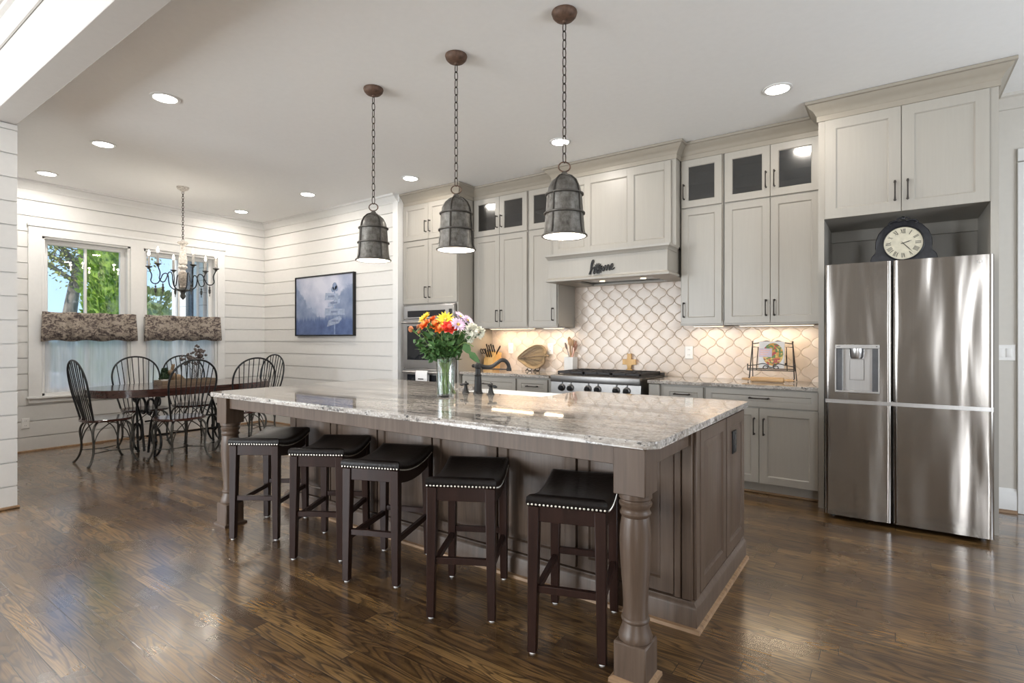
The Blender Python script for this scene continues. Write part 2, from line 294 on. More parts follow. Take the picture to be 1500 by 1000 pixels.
# ------------------------------------------------------------------ mesh builder
class MB:
    def __init__(s): s.bm = bmesh.new(); s.mi = 0
    def face(s, vs):
        try:
            f = s.bm.faces.new(vs); f.material_index = s.mi; return f
        except ValueError: return None
    def poly(s, pts): return s.face([s.bm.verts.new(p) for p in pts])
    def box(s, x0, x1, y0, y1, z0, z1, b=0.0, seg=1, mat=None):
        v = [s.bm.verts.new((x, y, z)) for z in (z0, z1) for y in (y0, y1) for x in (x0, x1)]
        if mat: 
            for q in v: q.co = mat @ q.co
        fs = [s.face([v[i] for i in q]) for q in ((0, 2, 3, 1), (4, 5, 7, 6), (0, 1, 5, 4), (2, 6, 7, 3), (0, 4, 6, 2), (1, 3, 7, 5))]
        if b:
            es = list({e for f in fs for e in f.edges})
            bmesh.ops.bevel(s.bm, geom=es, offset=b, segments=seg, affect='EDGES', profile=0.6, clamp_overlap=True, material=-1)
        return s
    def tube(s, pts, r, n=8, closed=False, flat=1.0):
        pts = [Vector(p) for p in pts]; N = len(pts); rad = r if isinstance(r, (list, tuple)) else [r]*N
        rings = []; up = None
        for i, p in enumerate(pts):
            if closed: t = pts[(i+1) % N]-pts[i-1]
            else: t = pts[min(i+1, N-1)]-pts[max(i-1, 0)]
            if t.length < 1e-9: t = Vector((0, 0, 1))
            t.normalize()
            if up is None:
                a = Vector((0, 0, 1)) if abs(t.z) < 0.9 else Vector((1, 0, 0)); up = (a-t*a.dot(t)).normalized()
            else:
                up = up-t*up.dot(t)
                if up.length < 1e-6: a = Vector((1, 0, 0)); up = a-t*a.dot(t)
                up.normalize()
            bi = t.cross(up)
            rings.append([s.bm.verts.new(p+(up*math.cos(2*PI*k/n)*flat+bi*math.sin(2*PI*k/n))*rad[i]) for k in range(n)])
        R = N if closed else N-1
        for i in range(R):
            a, b = rings[i], rings[(i+1) % N]
            for k in range(n): s.face([a[k], a[(k+1) % n], b[(k+1) % n], b[k]])
        if not closed: s.face(rings[0][::-1]); s.face(rings[-1])
        return s
    def lathe(s, prof, c=(0, 0, 0), n=24, mat=None, cap=True):
        rings = []; c = Vector(c)
        for r, z in prof:
            ring = []
            for k in range(n):
                p = Vector((r*math.cos(2*PI*k/n), r*math.sin(2*PI*k/n), z))
                if mat: p = mat @ p
                ring.append(s.bm.verts.new(c+p))
            rings.append(ring)
        for a, b in zip(rings, rings[1:]):
            for k in range(n): s.face([a[k], a[(k+1) % n], b[(k+1) % n], b[k]])
        if cap: s.face(rings[0][::-1]); s.face(rings[-1])
        return s
    def cyl(s, p0, p1, r, n=12, r2=None): return s.tube([p0, p1], [r, r if r2 is None else r2], n)
    def ball(s, c, r, n=10, sc=(1, 1, 1), mat=None):
        m = Matrix.Translation(c) @ (mat or Matrix.Identity(4)) @ Matrix.Diagonal((r*sc[0], r*sc[1], r*sc[2], 1))
        g = bmesh.ops.create_uvsphere(s.bm, u_segments=n, v_segments=max(4, n*2//3), radius=1, matrix=m)
        for v in g['verts']:
            for f in v.link_faces: f.material_index = s.mi
        return s
    def prism(s, pts, z0, z1, b=0.0, mp=None, seg=2):
        mp = mp or (lambda x, y, z: (x, y, z))
        lo = [s.bm.verts.new(mp(x, y, z0)) for x, y in pts]; hi = [s.bm.verts.new(mp(x, y, z1)) for x, y in pts]
        N = len(pts); f0 = s.face(lo[::-1]); f1 = s.face(hi)
        for k in range(N): s.face([lo[k], lo[(k+1) % N], hi[(k+1) % N], hi[k]])
        if b:
            bmesh.ops.bevel(s.bm, geom=list(f1.edges)+list(f0.edges), offset=b, segments=seg, affect='EDGES', profile=0.5, clamp_overlap=True)
        return s
    def rings(s, mp, u0, u1, v0, v1, prof, cap=True, back=True):
        # nested rectangular loops; prof = [(inset, outward depth)]
        L = []
        for i, d in prof:
            L.append([s.bm.verts.new(mp(u, v, d)) for u, v in ((u0+i, v0+i), (u1-i, v0+i), (u1-i, v1-i), (u0+i, v1-i))])
        for a, b in zip(L, L[1:]):
            for k in range(4): s.face([a[k], a[(k+1) % 4], b[(k+1) % 4], b[k]])
        if cap: s.face(L[-1])
        if back and cap: s.face(L[0][::-1])
        return s
    def sweep(s, path, prof, closed=False, side=1):
        # horizontal sweep: prof=[(outward, z)], outward to the right of travel * side
        P = [Vector((p[0], p[1], 0)) for p in path]; N = len(P); cols = []
        for i in range(N):
            ds = []
            if closed or i > 0: ds.append((P[i]-P[i-1]).normalized())
            if closed or i < N-1: ds.append((P[(i+1) % N]-P[i]).normalized())
            ns = [Vector((d.y, -d.x, 0))*side for d in ds]
            n = ns[0] if len(ns) == 1 else (ns[0]+ns[1])/(1+ns[0].dot(ns[1]))
            cols.append([s.bm.verts.new((P[i].x+n.x*o, P[i].y+n.y*o, z)) for o, z in prof])
        K = len(prof)
        for i in range(N if closed else N-1):
            a, b = cols[i], cols[(i+1) % N]
            for k in range(K): s.face([a[k], a[(k+1) % K], b[(k+1) % K], b[k]])
        if not closed: s.face(cols[0]); s.face(cols[-1][::-1])
        return s
    def leaf(s, p, d, L, w, up=None, cup=0.15):
        p = Vector(p); d = Vector(d).normalized(); a = Vector(up) if up else Vector((random.uniform(-1, 1), random.uniform(-1, 1), random.uniform(-1, 1)))
        sd = d.cross(a)
        if sd.length < 1e-4: sd = d.cross(Vector((1, 0, 0.3)))
        sd.normalize(); nn = sd.cross(d)
        q = [p, p+d*L*.35+sd*w*.5+nn*L*cup*.5, p+d*L*.7+sd*w*.36+nn*L*cup*.3, p+d*L-nn*L*cup*.3, p+d*L*.7-sd*w*.36+nn*L*cup*.3, p+d*L*.35-sd*w*.5+nn*L*cup*.5]
        m = [p+d*L*.35, p+d*L*.7]
        v = [s.bm.verts.new(x) for x in q]; mm = [s.bm.verts.new(x) for x in m]
        s.face([v[0], v[1], mm[0]]); s.face([v[0], mm[0], v[5]]); s.face([v[1], v[2], mm[1], mm[0]]); s.face([mm[0], mm[1], v[4], v[5]]); s.face([v[2], v[3], mm[1]]); s.face([mm[1], v[3], v[4]])
        return s
    def build(s, name, mats, parent=None, loc=None, smooth=True, angle=38):
        me = bpy.data.meshes.new(name)
        bmesh.ops.recalc_face_normals(s.bm, faces=s.bm.faces)
        s.bm.to_mesh(me); s.bm.free()
        off = Vector(loc or (0, 0, 0)); q = parent
        while q is not None: off = off+Vector(q.location); q = q.parent
        me.transform(Matrix.Translation(-off))
        for m in (mats if isinstance(mats, (list, tuple)) else [mats]): me.materials.append(M[m] if isinstance(m, str) else m)
        o = bpy.data.objects.new(name, me); COL.objects.link(o)
        if loc: o.location = loc
        if parent: o.parent = parent
        if smooth:
            me.shade_smooth(); me.set_sharp_from_angle(angle=math.radians(angle))
        return o

def tag(o, label, cat, group=None):
    o['label'] = label; o['category'] = cat
    if group: o['group'] = group
    return o
def thing(name, label, cat, loc=(0, 0, 0), group=None):
    o = bpy.data.objects.new(name, None); COL.objects.link(o); o.location = loc; o.empty_display_size = 0.1
    return tag(o, label, cat, group)
def struct(o): o['kind'] = 'structure'; return o
def copy_tree(o, parent=None):
    c = o.copy(); COL.objects.link(c)
    if parent: c.parent = parent
    for ch in list(o.children): copy_tree(ch, c)
    return c
def place(first, i, loc, rz, label):
    o = first if i == 0 else copy_tree(first)
    o.location = loc; o.rotation_euler = (0, 0, rz); o['label'] = label
    return o
def spline(P, n=6, closed=False):
    P = [Vector(p) for p in P]; out = []; N = len(P)
    for i in range(N if closed else N-1):
        g = lambda k: P[k % N] if closed else P[max(0, min(N-1, k))]
        a, b, c, d = g(i-1), g(i), g(i+1), g(i+2)
        for j in range(n):
            t = j/n; out.append(0.5*((2*b)+(c-a)*t+(2*a-5*b+4*c-d)*t*t+(3*b-a-3*c+d)*t**3))
    if not closed: out.append(P[-1])
    return out

# ------------------------------------------------------------------ the room
H = 3.05; XL = -7.93; YD = 4.60; YB = 5.33; XR = 3.0; YL = -4.5; HL = 3.36
struct(MB().box(XL-.2, XR+.2, YL-.2, YB+.3, -.12, 0).build('floor', 'floor'))
struct(MB().box(XL-.2, XR+.2, 1.164, YB+.2, H, H+.35).build('ceiling', 'ceil'))
struct(MB().box(XL-.2, XR+.2, YL-.2, 1.0, HL, HL+.1).build('ceiling_living', 'beamw'))
struct(MB().box(XL-.2, XR+.2, 1.0, 1.164, 2.885, HL+.1, .004).build('beam', 'beamw'))
PITCH = 0.178
def courses(z0=0.0, z1=H):
    zs = [0.167+PITCH*k for k in range(-1, 17)]; out = []
    for a, b in zip(zs, zs[1:]):
        a, b = max(a, z0), min(b, z1)
        if b-a > 0.02: out.append((a, b))
    return out
G = 0.005
def boards(mb, lo, hi, mp, holes=(), z0=0.0, z1=H):
    for a, b in courses(z0, z1):
        cuts = sorted({lo, hi, *[c for h in holes for c in h[:2]]})
        for c0, c1 in zip(cuts, cuts[1:]):
            zz = [(a+G, b-G)]
            for h0, h1, hz0, hz1 in holes:
                if c0 >= h0-1e-6 and c1 <= h1+1e-6:
                    zz = [(max(p, s0), min(q, s1)) for p, q in zz for s0, s1 in ((-9, hz0), (hz1, 9)) if min(q, s1)-max(p, s0) > 0.005]
            for p, q in zz: mp(mb, c0, c1, p, q)
W1 = (1.926, 2.80, 0.62, 2.452); W2 = (2.948, 3.883, 0.62, 2.445)
# window wall (shiplap boards over a backing that is pierced by both windows)
mb = MB()
boards(mb, 1.164, YD, lambda m, a, b, p, q: m.box(XL-.02, XL, a, b, p, q), [W1, W2])
for y0, y1, z0, z1 in ((YL, -3.45, 0, HL), (-3.45, -.35, 0, .42), (-3.45, -.35, 2.58, HL), (-.35, W1[0], 0, HL), (W1[0], W1[1], 0, W1[2]), (W1[0], W1[1], W1[3], H), (W1[1], W2[0], 0, H), (W2[0], W2[1], 0, W2[2]), (W2[0], W2[1], W2[3], H), (W2[1], YB+.2, 0, H)):
    mb.box(XL-.2, XL-.02, y0, y1, z0, z1)
struct(mb.build('wall_left', 'white', smooth=False))
mb = MB()
boards(mb, XL, -4.955, lambda m, a, b, p, q: m.box(a, b, YD, YD+.02, p, q))
mb.box(XL-.1, -4.955, YD+.02, YB+.2, 0, H)
struct(mb.build('wall_dining', 'white', smooth=False))
struct(MB().box(-4.955, 0.9, YB, YB+.15, 0, H).build('wall_back', 'greige'))
mb = MB(); mb.box(1.75, XR, YB, YB+.15, 0, H); mb.box(0.9, 1.75, YB, YB+.15, 2.56, H)
struct(mb.build('wall_back_right', 'greige'))
mb = MB()
for q in ((YL, 1.75, 0, HL), (4.05, YB+.15, 0, HL), (1.75, 4.05, 0, .45), (1.75, 4.05, 2.45, HL)): mb.box(XR, XR+.15, *q)  # opening added on the unseen side for its fill lamp
struct(mb.build('wall_right', 'greige'))
# rear living-room wall with three window openings
RW = [(-7.25, -5.15, .45, 2.65), (-4.75, -3.05, .45, 2.65), (2.05, 2.85, .45, 2.65)]
mb = MB(); xs = [XL-.2]+[v for r in RW for v in r[:2]]+[XR+.15]
for i in range(0, len(xs), 2): mb.box(xs[i], xs[i+1], YL-.15, YL, 0, HL)
for r in RW: mb.box(r[0], r[1], YL-.15, YL, 0, .45); mb.box(r[0], r[1], YL-.15, YL, 2.65, HL)
struct(mb.build('wall_rear', 'greige'))
mb = MB()
for r in RW:
    for x0, x1, z0, z1 in ((r[0]-.09, r[0], .36, 2.74), (r[1], r[1]+.09, .36, 2.74), (r[0], r[1], .36, .45), (r[0], r[1], 2.65, 2.74), ((r[0]+r[1])/2-.02, (r[0]+r[1])/2+.02, .45, 2.65), (r[0], r[1], 1.53, 1.57)):
        mb.box(x0, x1, YL-.02, YL+.02, z0, z1)
struct(mb.build('trim_1', 'trimw'))
# stub wall at the left edge: shiplap on the jamb end
mb = MB(); mb.box(XL-.02, -5.403, 1.0, 1.164, 0, HL)
boards(mb, 0.992, 1.166, lambda m, a, b, p, q: m.box(-5.403, -5.385, a, b, p, q), z1=2.885)
struct(mb.build('wall_stub', 'white', smooth=False))
struct(MB().box(-5.39, -5.368, 0.98, 1.178, 0, 0.02, .005).build('baseboard_stub', 'shoe'))
# mouldings
CR = [(0, 2.955), (.012, 2.955), (.018, 2.972), (.045, 2.995), (.062, 3.022), (.085, 3.03), (.09, 3.05), (0, 3.05)]
struct(MB().sweep([(XL, 1.164), (XL, YD), (-4.955, YD)], CR, side=1).build('trim_2', 'trimw'))
struct(MB().sweep([(-5.385, .995), (XL, .995)], [(o, z+HL-H) for o, z in CR], side=-1).build('trim_3', 'trimw'))
struct(MB().sweep([(XL, .995), (XR, .995)], [(o, z+HL-H) for o, z in CR], side=1).build('trim_4', 'beamw'))
struct(MB().sweep([(.60, YB), (XR, YB)], CR, side=1).build('trim_5', 'greige'))
SH = [(0, 0), (.018, 0), (.014, .016), (0, .02)]
struct(MB().sweep([(XL, 1.164), (XL, YD), (-4.955, YD)], SH, side=1).build('baseboard_left', 'shoe'))
struct(MB().box(-5.03, -4.938, YD-.02, YD+.01, 0, 2.96, .003).box(-4.955, -4.937, YD, YB, 0, H).build('trim_6', 'trimw'))
BB = [(0, 0), (.016, 0), (.016, .125), (.011, .14), (.011, .15), (.004, .172), (0, .175)]
struct(MB().sweep([(.56, YB), (.757, YB)], BB, side=1).build('baseboard_back', 'trimw'))
struct(MB().sweep([(.56, YB-.016), (.757, YB-.016)], SH, side=1).build('baseboard_back_shoe', 'shoe'))
d1 = struct(MB().box(.757, .86, YB-.022, YB, 0, 2.555, .004).box(.757, 1.84, YB-.022, YB, 2.56, 2.655, .004).box(1.75, 1.84, YB-.022, YB, 0, 2.555, .004).box(.86, .90, YB-.01, YB+.15, 0, 2.56).build('door_1', 'trimw'))
mb = MB(); dm = lambda u, v, d: (u, YB+.07-d, v)
mb.box(.90, 1.75, YB+.07, YB+.11, 0.01, 2.56)
for a, b in ((.2, 1.2), (1.4, 2.4)): mb.rings(dm, 1.0, 1.65, a, b, [(0, 0), (.01, .012), (.05, .004)], back=False)
mb.build('door_panel', 'trimw', d1)
# dining windows
def window(n, wv):
    y0, y1, z0, z1 = wv; xi = XL-.085
    f = MB()
    for a, b, c, d in ((y0, y0+.028, z0, z1), (y1-.028, y1, z0, z1), (y0, y1, z1-.03, z1), (y0, y1, z0, z0+.03)): f.box(XL-.19, XL+.001, a, b, c, d, .002)
    w = struct(f.build('window_%d' % n, 'trimw'))
    zm = z0+(z1-z0)*.5
    for k, (a, b, xx) in enumerate(((z0+.03, zm+.02, xi), (zm-.02, z1-.03, xi-.045))):
        s = MB(); mp = lambda u, v, d: (xx+d, u, v)
        s.rings(mp, y0+.028, y1-.028, a, b, [(0, 0), (0, .04), (.044, .04), (.052, .03), (.052, 0)], cap=False)
        yc = (y0+y1)/2; s.box(xx+.004, xx+.034, yc-.014, yc+.014, a+.05, b-.05, .003)
        sash = s.build('sash', 'trimw', w)
        for p, q in ((y0+.08, yc-.014), (yc+.014, y1-.08)): MB().box(xx+.016, xx+.020, p, q, a+.05, b-.05).build('pane', 'glass', sash)
    return w
window(1, W1); window(2, W2)
# casing round both windows with a sill and apron
cs = MB()
for y0, y1, z0, z1 in ((1.805, 1.926, .62, 2.452), (2.80, 2.948, .62, 2.452), (3.883, 3.985, .62, 2.452), (1.805, 3.985, 2.445, 2.545)): cs.box(XL, XL+.022, y0, y1, z0, z1, .003)
cs.box(XL, XL+.034, 1.795, 3.995, 2.545, 2.575, .006)
cs.box(XL-.08, XL+.045, 1.79, 4.0, .592, .62, .006); cs.box(XL, XL+.018, 1.81, 3.98, .545, .592, .003)
struct(cs.build('trim_7', 'trimw'))

def outlet(name, loc, mp, label, mat='plate', dark='ink', kind='outlet', w=.072, h=.118):
    t = thing(name, label, kind, loc)
    p = MB(); p.rings(mp, -w/2, w/2, -h/2, h/2, [(0, 0), (0, .003), (.004, .007)]); p.build('cover_plate', mat, t)
    if kind == 'outlet':
        for s in (-1, 1):
            q = MB(); q.prism([(.017*math.cos(a), s*.026+.0145*math.sin(a)) for a in [2*PI*k/16 for k in range(16)]], .007, .0095, mp=lambda x, y, z: mp(x, y, z)); r = q.build('socket', mat, t)
            q = MB(); q.rings(mp, -.008, -.005, s*.026-.002, s*.026+.007, [(0, .0095), (0, .0102)]); q.rings(mp, .005, .008, s*.026-.002, s*.026+.007, [(0, .0095), (0, .0102)]); q.build('slot', dark, r)
    else:
        for k in (range(1) if w < .1 else (-.5, .5)):
            q = MB(); q.rings(mp, k*.046-.016, k*.046+.016, -.033, .033, [(0, .007), (.001, .011), (.003, .012)]); q.build('rocker', mat, t)
    return t
def wy(o): return lambda u, v, d: (o[0]+u, o[1]-d, o[2]+v)      # plate on a wall that faces -Y
def wx(o): return lambda u, v, d: (o[0]+d, o[1]+u, o[2]+v)      # plate on a wall that faces +X
for o, lab in (((-1.615, YB-.012, 1.14), 'white wall outlet on the tiles between the range and the cookbook stand'), ((-3.76, YB-.012, 1.16), 'white wall outlet on the tiles between knife block and heart dish'), ((-3.2, YB-.012, 1.16), 'white wall outlet on the tiles half behind the heart dish')):
    outlet('wall_outlet', o, wy(o), lab, w=.08 if o[0] > -2 else .072, h=.125)
o = (XL, 1.785, .325); outlet('wall_outlet', o, wx(o), 'white outlet low on the shiplap window wall under the left window')
o = (.69, YB, 1.17); outlet('light_switch', o, wy(o), 'white rocker switch on the narrow wall right of the refrigerator', kind='switch', w=.12)

# recessed ceiling lights
LAB = ['recessed ceiling light largest in the photo, above the left dining side nearest the beam', 'recessed ceiling light above the dining room, middle of the row by the beam', 'recessed ceiling light farthest left, close to the window wall', 'recessed ceiling light in the far dining corner right of the chandelier', 'recessed ceiling light above the framed picture', 'recessed ceiling light before the oven tower, left of the middle pendant', 'recessed ceiling light beside the chain of the nearest pendant', 'recessed ceiling light in front of the refrigerator cabinet']
for i, (x, y) in enumerate(CANS+LIVING_CANS):
    t = thing('recessed_light', LAB[i] if i < 8 else 'recessed ceiling light of the living side behind the beam', 'ceiling light', (x, y, H if y > 1.1 else HL), 'recessed ceiling lights' if i < 8 else 'recessed lights behind the camera')
    zc = t.location.z
    MB().lathe([(.074, zc-.001), (.098, zc-.001), (.097, zc-.006), (.080, zc-.010), (.074, zc-.006)], (x, y, 0), 28, cap=False).build('trim_ring', 'trimw', t)
    MB().lathe([(.002, zc-.004), (.076, zc-.004), (.074, zc-.008), (.002, zc-.009)], (x, y, 0), 28).build('lens', 'lens', t)
    l = lamp('recessed_lamp', 'AREA', (0, 0, -.016), (6.8 if i < 5 else 5.5) if i < 8 else 2.5, WARM if y > 3.5 else (1, .95, .89), shape='DISK', size=.13); l.parent = t

# ------------------------------------------------------------------ kitchen cabinetry
def pull(parent, x, z, Y, n=(0, -1), L=.135, vert=True, mat='bronze'):
    # a bar pull on a face at Y (faces -Y)
    mb = MB(); h = L/2
    at = (lambda a, d: (x, Y-d, z+a)) if vert else (lambda a, d: (x+a, Y-d, z))
    mb.tube([at(-h, .030), at(-h*.6, .033), at(0, .034), at(h*.6, .033), at(h, .030)], [.0062, .0048, .0045, .0048, .0062], 8)
    for s in (-1, 1):
        mb.tube([at(s*h*.93, 0), at(s*h*.93, .003), at(s*h*.93, .004), at(s*h*.93, .030)], [.0085, .0085, .005, .0055], 8)
    return mb.build('handle', mat, parent)
def shaker(parent, x0, x1, z0, z1, Y, name='door', glass=False, s=.058, t=.02, handle=None, vert=True, mat='cab'):
    mp = lambda u, v, d: (u, Y+t-d, v)
    mb = MB()
    if glass: prof = [(0, 0), (0, t-.002), (.002, t), (s, t), (s+.006, t-.006), (s+.006, 0)]
    else: prof = [(0, 0), (0, t-.002), (.002, t), (s, t), (s+.004, t-.004), (s+.008, t-.009)]
    mb.rings(mp, x0, x1, z0, z1, prof, cap=not glass)
    d = mb.build(name, mat, parent)
    if glass: MB().box(x0+s+.004, x1-s-.004, Y+.009, Y+.013, z0+s+.004, z1-s-.004).build('pane', 'cglass', d)
    if handle: pull(d, handle[0], handle[1], Y, vert=vert, L=handle[2] if len(handle) > 2 else .135)
    return d
CC = [(0, 2.905), (.010, 2.905), (.010, 2.945), (.016, 2.950), (.020, 2.962), (.036, 2.985), (.058, 3.003), (.070, 3.022), (.082, 3.026), (.082, 3.047), (0, 3.047)]
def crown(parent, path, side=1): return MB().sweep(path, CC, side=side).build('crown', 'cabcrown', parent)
def hollow(mb, x0, x1, y0, y1, z0, z1, t=.018):
    mb.box(x0, x0+t, y0, y1, z0, z1); mb.box(x1-t, x1, y0, y1, z0, z1); mb.box(x0+t, x1-t, y0, y1, z1-t, z1); mb.box(x0+t, x1-t, y0, y1, z0, z0+t); mb.box(x0+t, x1-t, y1-.008, y1, z0+t, z1-t)

# upper wall cabinets: glass row on top, tall doors below
YU = 4.93
def upper(x0, x1, ndoor, label, hside):
    t = thing('wall_cabinet', label, 'cabinet', ((x0+x1)/2, YB, 1.40))
    mb = MB(); f = YU+.02
    mb.box(x0, x1, f, YB-.004, 1.405, 2.47); hollow(mb, x0, x1, f, YB-.004, 2.47, 2.905)
    mb.box(x0, x1, f+.004, YB-.004, 2.905, 3.046); mb.box(x0, x1, f-.012, f+.02, 1.393, 1.43, .002)
    mb.build('carcass', 'cab', t)
    MB().box(x0+.02, x1-.02, f+.03, YB-.02, 2.68, 2.695).build('shelf', 'cabin', t)
    gap = .004; w = (x1-x0-.016)/ndoor
    for i in range(ndoor):
        a = x0+.008+w*i+gap/2; b = a+w-gap
        hx = (b-.03 if i == 0 else a+.03) if ndoor == 2 else (b-.04 if hside > 0 else a+.025)
        shaker(t, a, b, 1.408, 2.455, YU, handle=(hx, 1.535))
        shaker(t, a, b, 2.468, 2.900, YU, 'glass_door', True, handle=(hx, 2.612))
    return t
u1 = upper(-4.03, -3.262, 2, 'greige wall cabinet with two glass doors beside the oven tower', 0)
u2 = upper(-3.256, -2.885, 1, 'narrow greige wall cabinet with one glass door left of the range hood', 1)
u3 = upper(-1.578, -1.203, 1, 'narrow greige wall cabinet with one glass door right of the range hood', -1)
u4 = upper(-1.197, -.447, 2, 'greige wall cabinet with two glass doors left of the refrigerator', 0)
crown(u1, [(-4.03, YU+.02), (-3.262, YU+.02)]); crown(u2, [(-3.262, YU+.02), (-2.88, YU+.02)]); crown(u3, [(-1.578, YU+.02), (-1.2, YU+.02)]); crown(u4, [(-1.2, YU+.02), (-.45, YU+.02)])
bowl = MB().lathe([(.03, 2.49), (.035, 2.495), (.07, 2.53), (.085, 2.58), (.08, 2.58), (.066, 2.535), (.02, 2.505)], (-1.36, 5.12, 0), 24).build('bowl', 'white_ceramic')
tag(bowl, 'pale bowl behind the glass of the narrow cabinet right of the hood', 'bowl')

# oven tower
YP = 4.66
pt = thing('oven_tower_cabinet', 'tall greige cabinet around the wall ovens next to the shiplap wall', 'cabinet', (-4.49, YB, 0))
mb = MB(); f = YP+.02
for q in ((-4.935, -4.905, f, YB-.004, .1, 2.905), (-4.075, -4.045, f, YB-.004, .1, 2.905), (-4.905, -4.075, f, YB-.004, 1.69, 2.905), (-4.905, -4.075, f, YB-.004, .1, .29), (-4.935, -4.045, f+.07, YB-.004, 0, .1), (-4.935, -4.045, f+.004, YB-.004, 2.905, 3.046), (-4.905, -4.075, YB-.05, YB-.004, .29, 1.69)): mb.box(*q)
mb.build('carcass', 'cab', pt)
for a, b, hx in ((-4.927, -4.507, -4.537), (-4.503, -4.053, -4.473)):
    shaker(pt, a, b, 1.700, 2.455, YP, handle=(hx, 1.83)); shaker(pt, a, b, 2.468, 2.900, YP, handle=(hx, 2.618))
shaker(pt, -4.927, -4.053, .11, .285, YP, 'drawer', handle=(-4.49, .2), vert=False)
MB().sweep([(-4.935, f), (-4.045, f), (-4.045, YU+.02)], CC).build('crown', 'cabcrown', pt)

ov = thing('wall_oven', 'stainless double wall oven built into the tall greige cabinet', 'oven', (-4.49, 4.67, .29))
MB().box(-4.9, -4.08, 4.664, 5.2, .30, 1.685, .003).build('oven_body', 'steel2', ov)
p = MB().box(-4.885, -4.07, 4.628, 4.664, 1.515, 1.672, .004).build('control_panel', 'steel2', ov)
MB().box(-4.815, -4.20, 4.625, 4.63, 1.535, 1.612, .001).build('display', 'dglass', p)
MB().box(-4.135, -4.10, 4.612, 4.64, 1.525, 1.62, .004).build('dial_strip', 'blackp', p)
def oven_door(z0, z1, wz0, wz1):
    d = MB().box(-4.885, -4.07, 4.622, 4.664, z0, z1, .004).build('door', 'steel2', ov)
    MB().box(-4.815, -4.14, 4.619, 4.625, wz0, wz1, .001).build('window', 'dglass', d)
    b = MB().cyl((-4.85, 4.57, z1-.035), (-4.105, 4.57, z1-.035), .013, 12)
    for x in (-4.82, -4.135): b.cyl((x, 4.57, z1-.035), (x, 4.625, z1-.035), .010, 8)
    b.build('handle', 'steel2', d)
oven_door(.925, 1.503, 1.02, 1.428); oven_door(.31, .912, .42, .845)
tw = MB(); pts = []
for j, (y, z) in enumerate([(4.553, .74), (4.552, .82), (4.551, .87), (4.556, .893), (4.57, .8985), (4.583, .893), (4.588, .87), (4.588, .82), (4.588, .76)]):
    pts.append([tw.bm.verts.new((-4.605+.19*i/8, y-.003*math.sin(i*1.6), z)) for i in range(9)])
for a, b in zip(pts, pts[1:]):
    for i in range(8): tw.face([a[i], a[i+1], b[i+1], b[i]])
two = tw.build('dish_towel', 'linen'); tag(two, 'white dish towel hung over the lower oven door handle', 'towel')
sm = two.modifiers.new('thick', 'SOLIDIFY'); sm.thickness = .003
mk = MB()
for k in range(4): mk.box(-4.555+k*.022, -4.539+k*.022, 4.5455, 4.5475, .795, .808)
mk.build('embroidered_mark', 'bronze', two)

# base cabinets
YC = 4.73
def base(name, x0, x1, label, right):
    t = thing('base_cabinet', label, 'cabinet', ((x0+x1)/2, YB, 0)); f = YC+.02
    MB().box(x0, x1, f, YB-.004, .1, .868).box(x0, x1, f+.06, YB-.004, 0, .1).build('carcass', 'cab', t)
    MB().box(x0, x1, f+.045, f+.06, 0, .018, .004).build('toe_shoe', 'shoe', t)
    return t
b1 = base('b', -4.04, -3.272, 'greige base cabinet under the knife block beside the oven tower', 0)
shaker(b1, -4.03, -3.285, .70, .85, YC, 'drawer', handle=(-3.66, .775), vert=False, s=.045)
for a, b, hx in ((-4.03, -3.66, -3.69), (-3.656, -3.285, -3.626)): shaker(b1, a, b, .11, .69, YC, handle=(hx, .56))
b2 = base('b', -3.27, -2.842, 'narrow greige drawer cabinet under the heart dish left of the range', 0)
for z0, z1 in ((.70, .85), (.41, .69), (.11, .40)): shaker(b2, -3.258, -2.885, z0, z1, YC, 'drawer', handle=(-3.07, (z0+z1)/2), vert=False, s=.045)
b3 = base('b', -1.80, -1.305, 'narrow greige drawer cabinet right of the range', 0)
MB().box(-1.80, -1.70, YC-.01, YC+.03, .1, .866, .006).build('pilaster', 'cab', b3)
for z0, z1 in ((.70, .852), (.41, .69), (.11, .40)): shaker(b3, -1.66, -1.318, z0, z1, YC, 'drawer', handle=(-1.50, (z0+z1)/2+.01), vert=False, s=.045)
b4 = base('b', -1.303, -.447, 'wide greige base cabinet with white-edged doors left of the refrigerator', 0)
shaker(b4, -1.296, -.452, .718, .858, YC, 'drawer', handle=(-.872, .79, .15), vert=False, s=.045)
for a, b, hx in ((-1.296, -.874, -.908), (-.870, -.452, -.836)): shaker(b4, a, b, .10, .708, YC, handle=(hx, .56))

def slab(name, pts, z0, z1, label, b=.005):
    o = MB().prism(pts, z0, z1, b).build(name, 'granite', angle=18); return tag(o, label, 'countertop')
slab('countertop', [(-4.04, 4.69), (-2.845, 4.69), (-2.845, YB-.013), (-4.04, YB-.013)], .870, .900, 'granite countertop left of the range along the tiled wall')
slab('countertop', [(-1.80, 4.69), (-.447, 4.69), (-.447, YB-.013), (-1.80, YB-.013)], .870, .900, 'granite countertop between the range and the refrigerator')

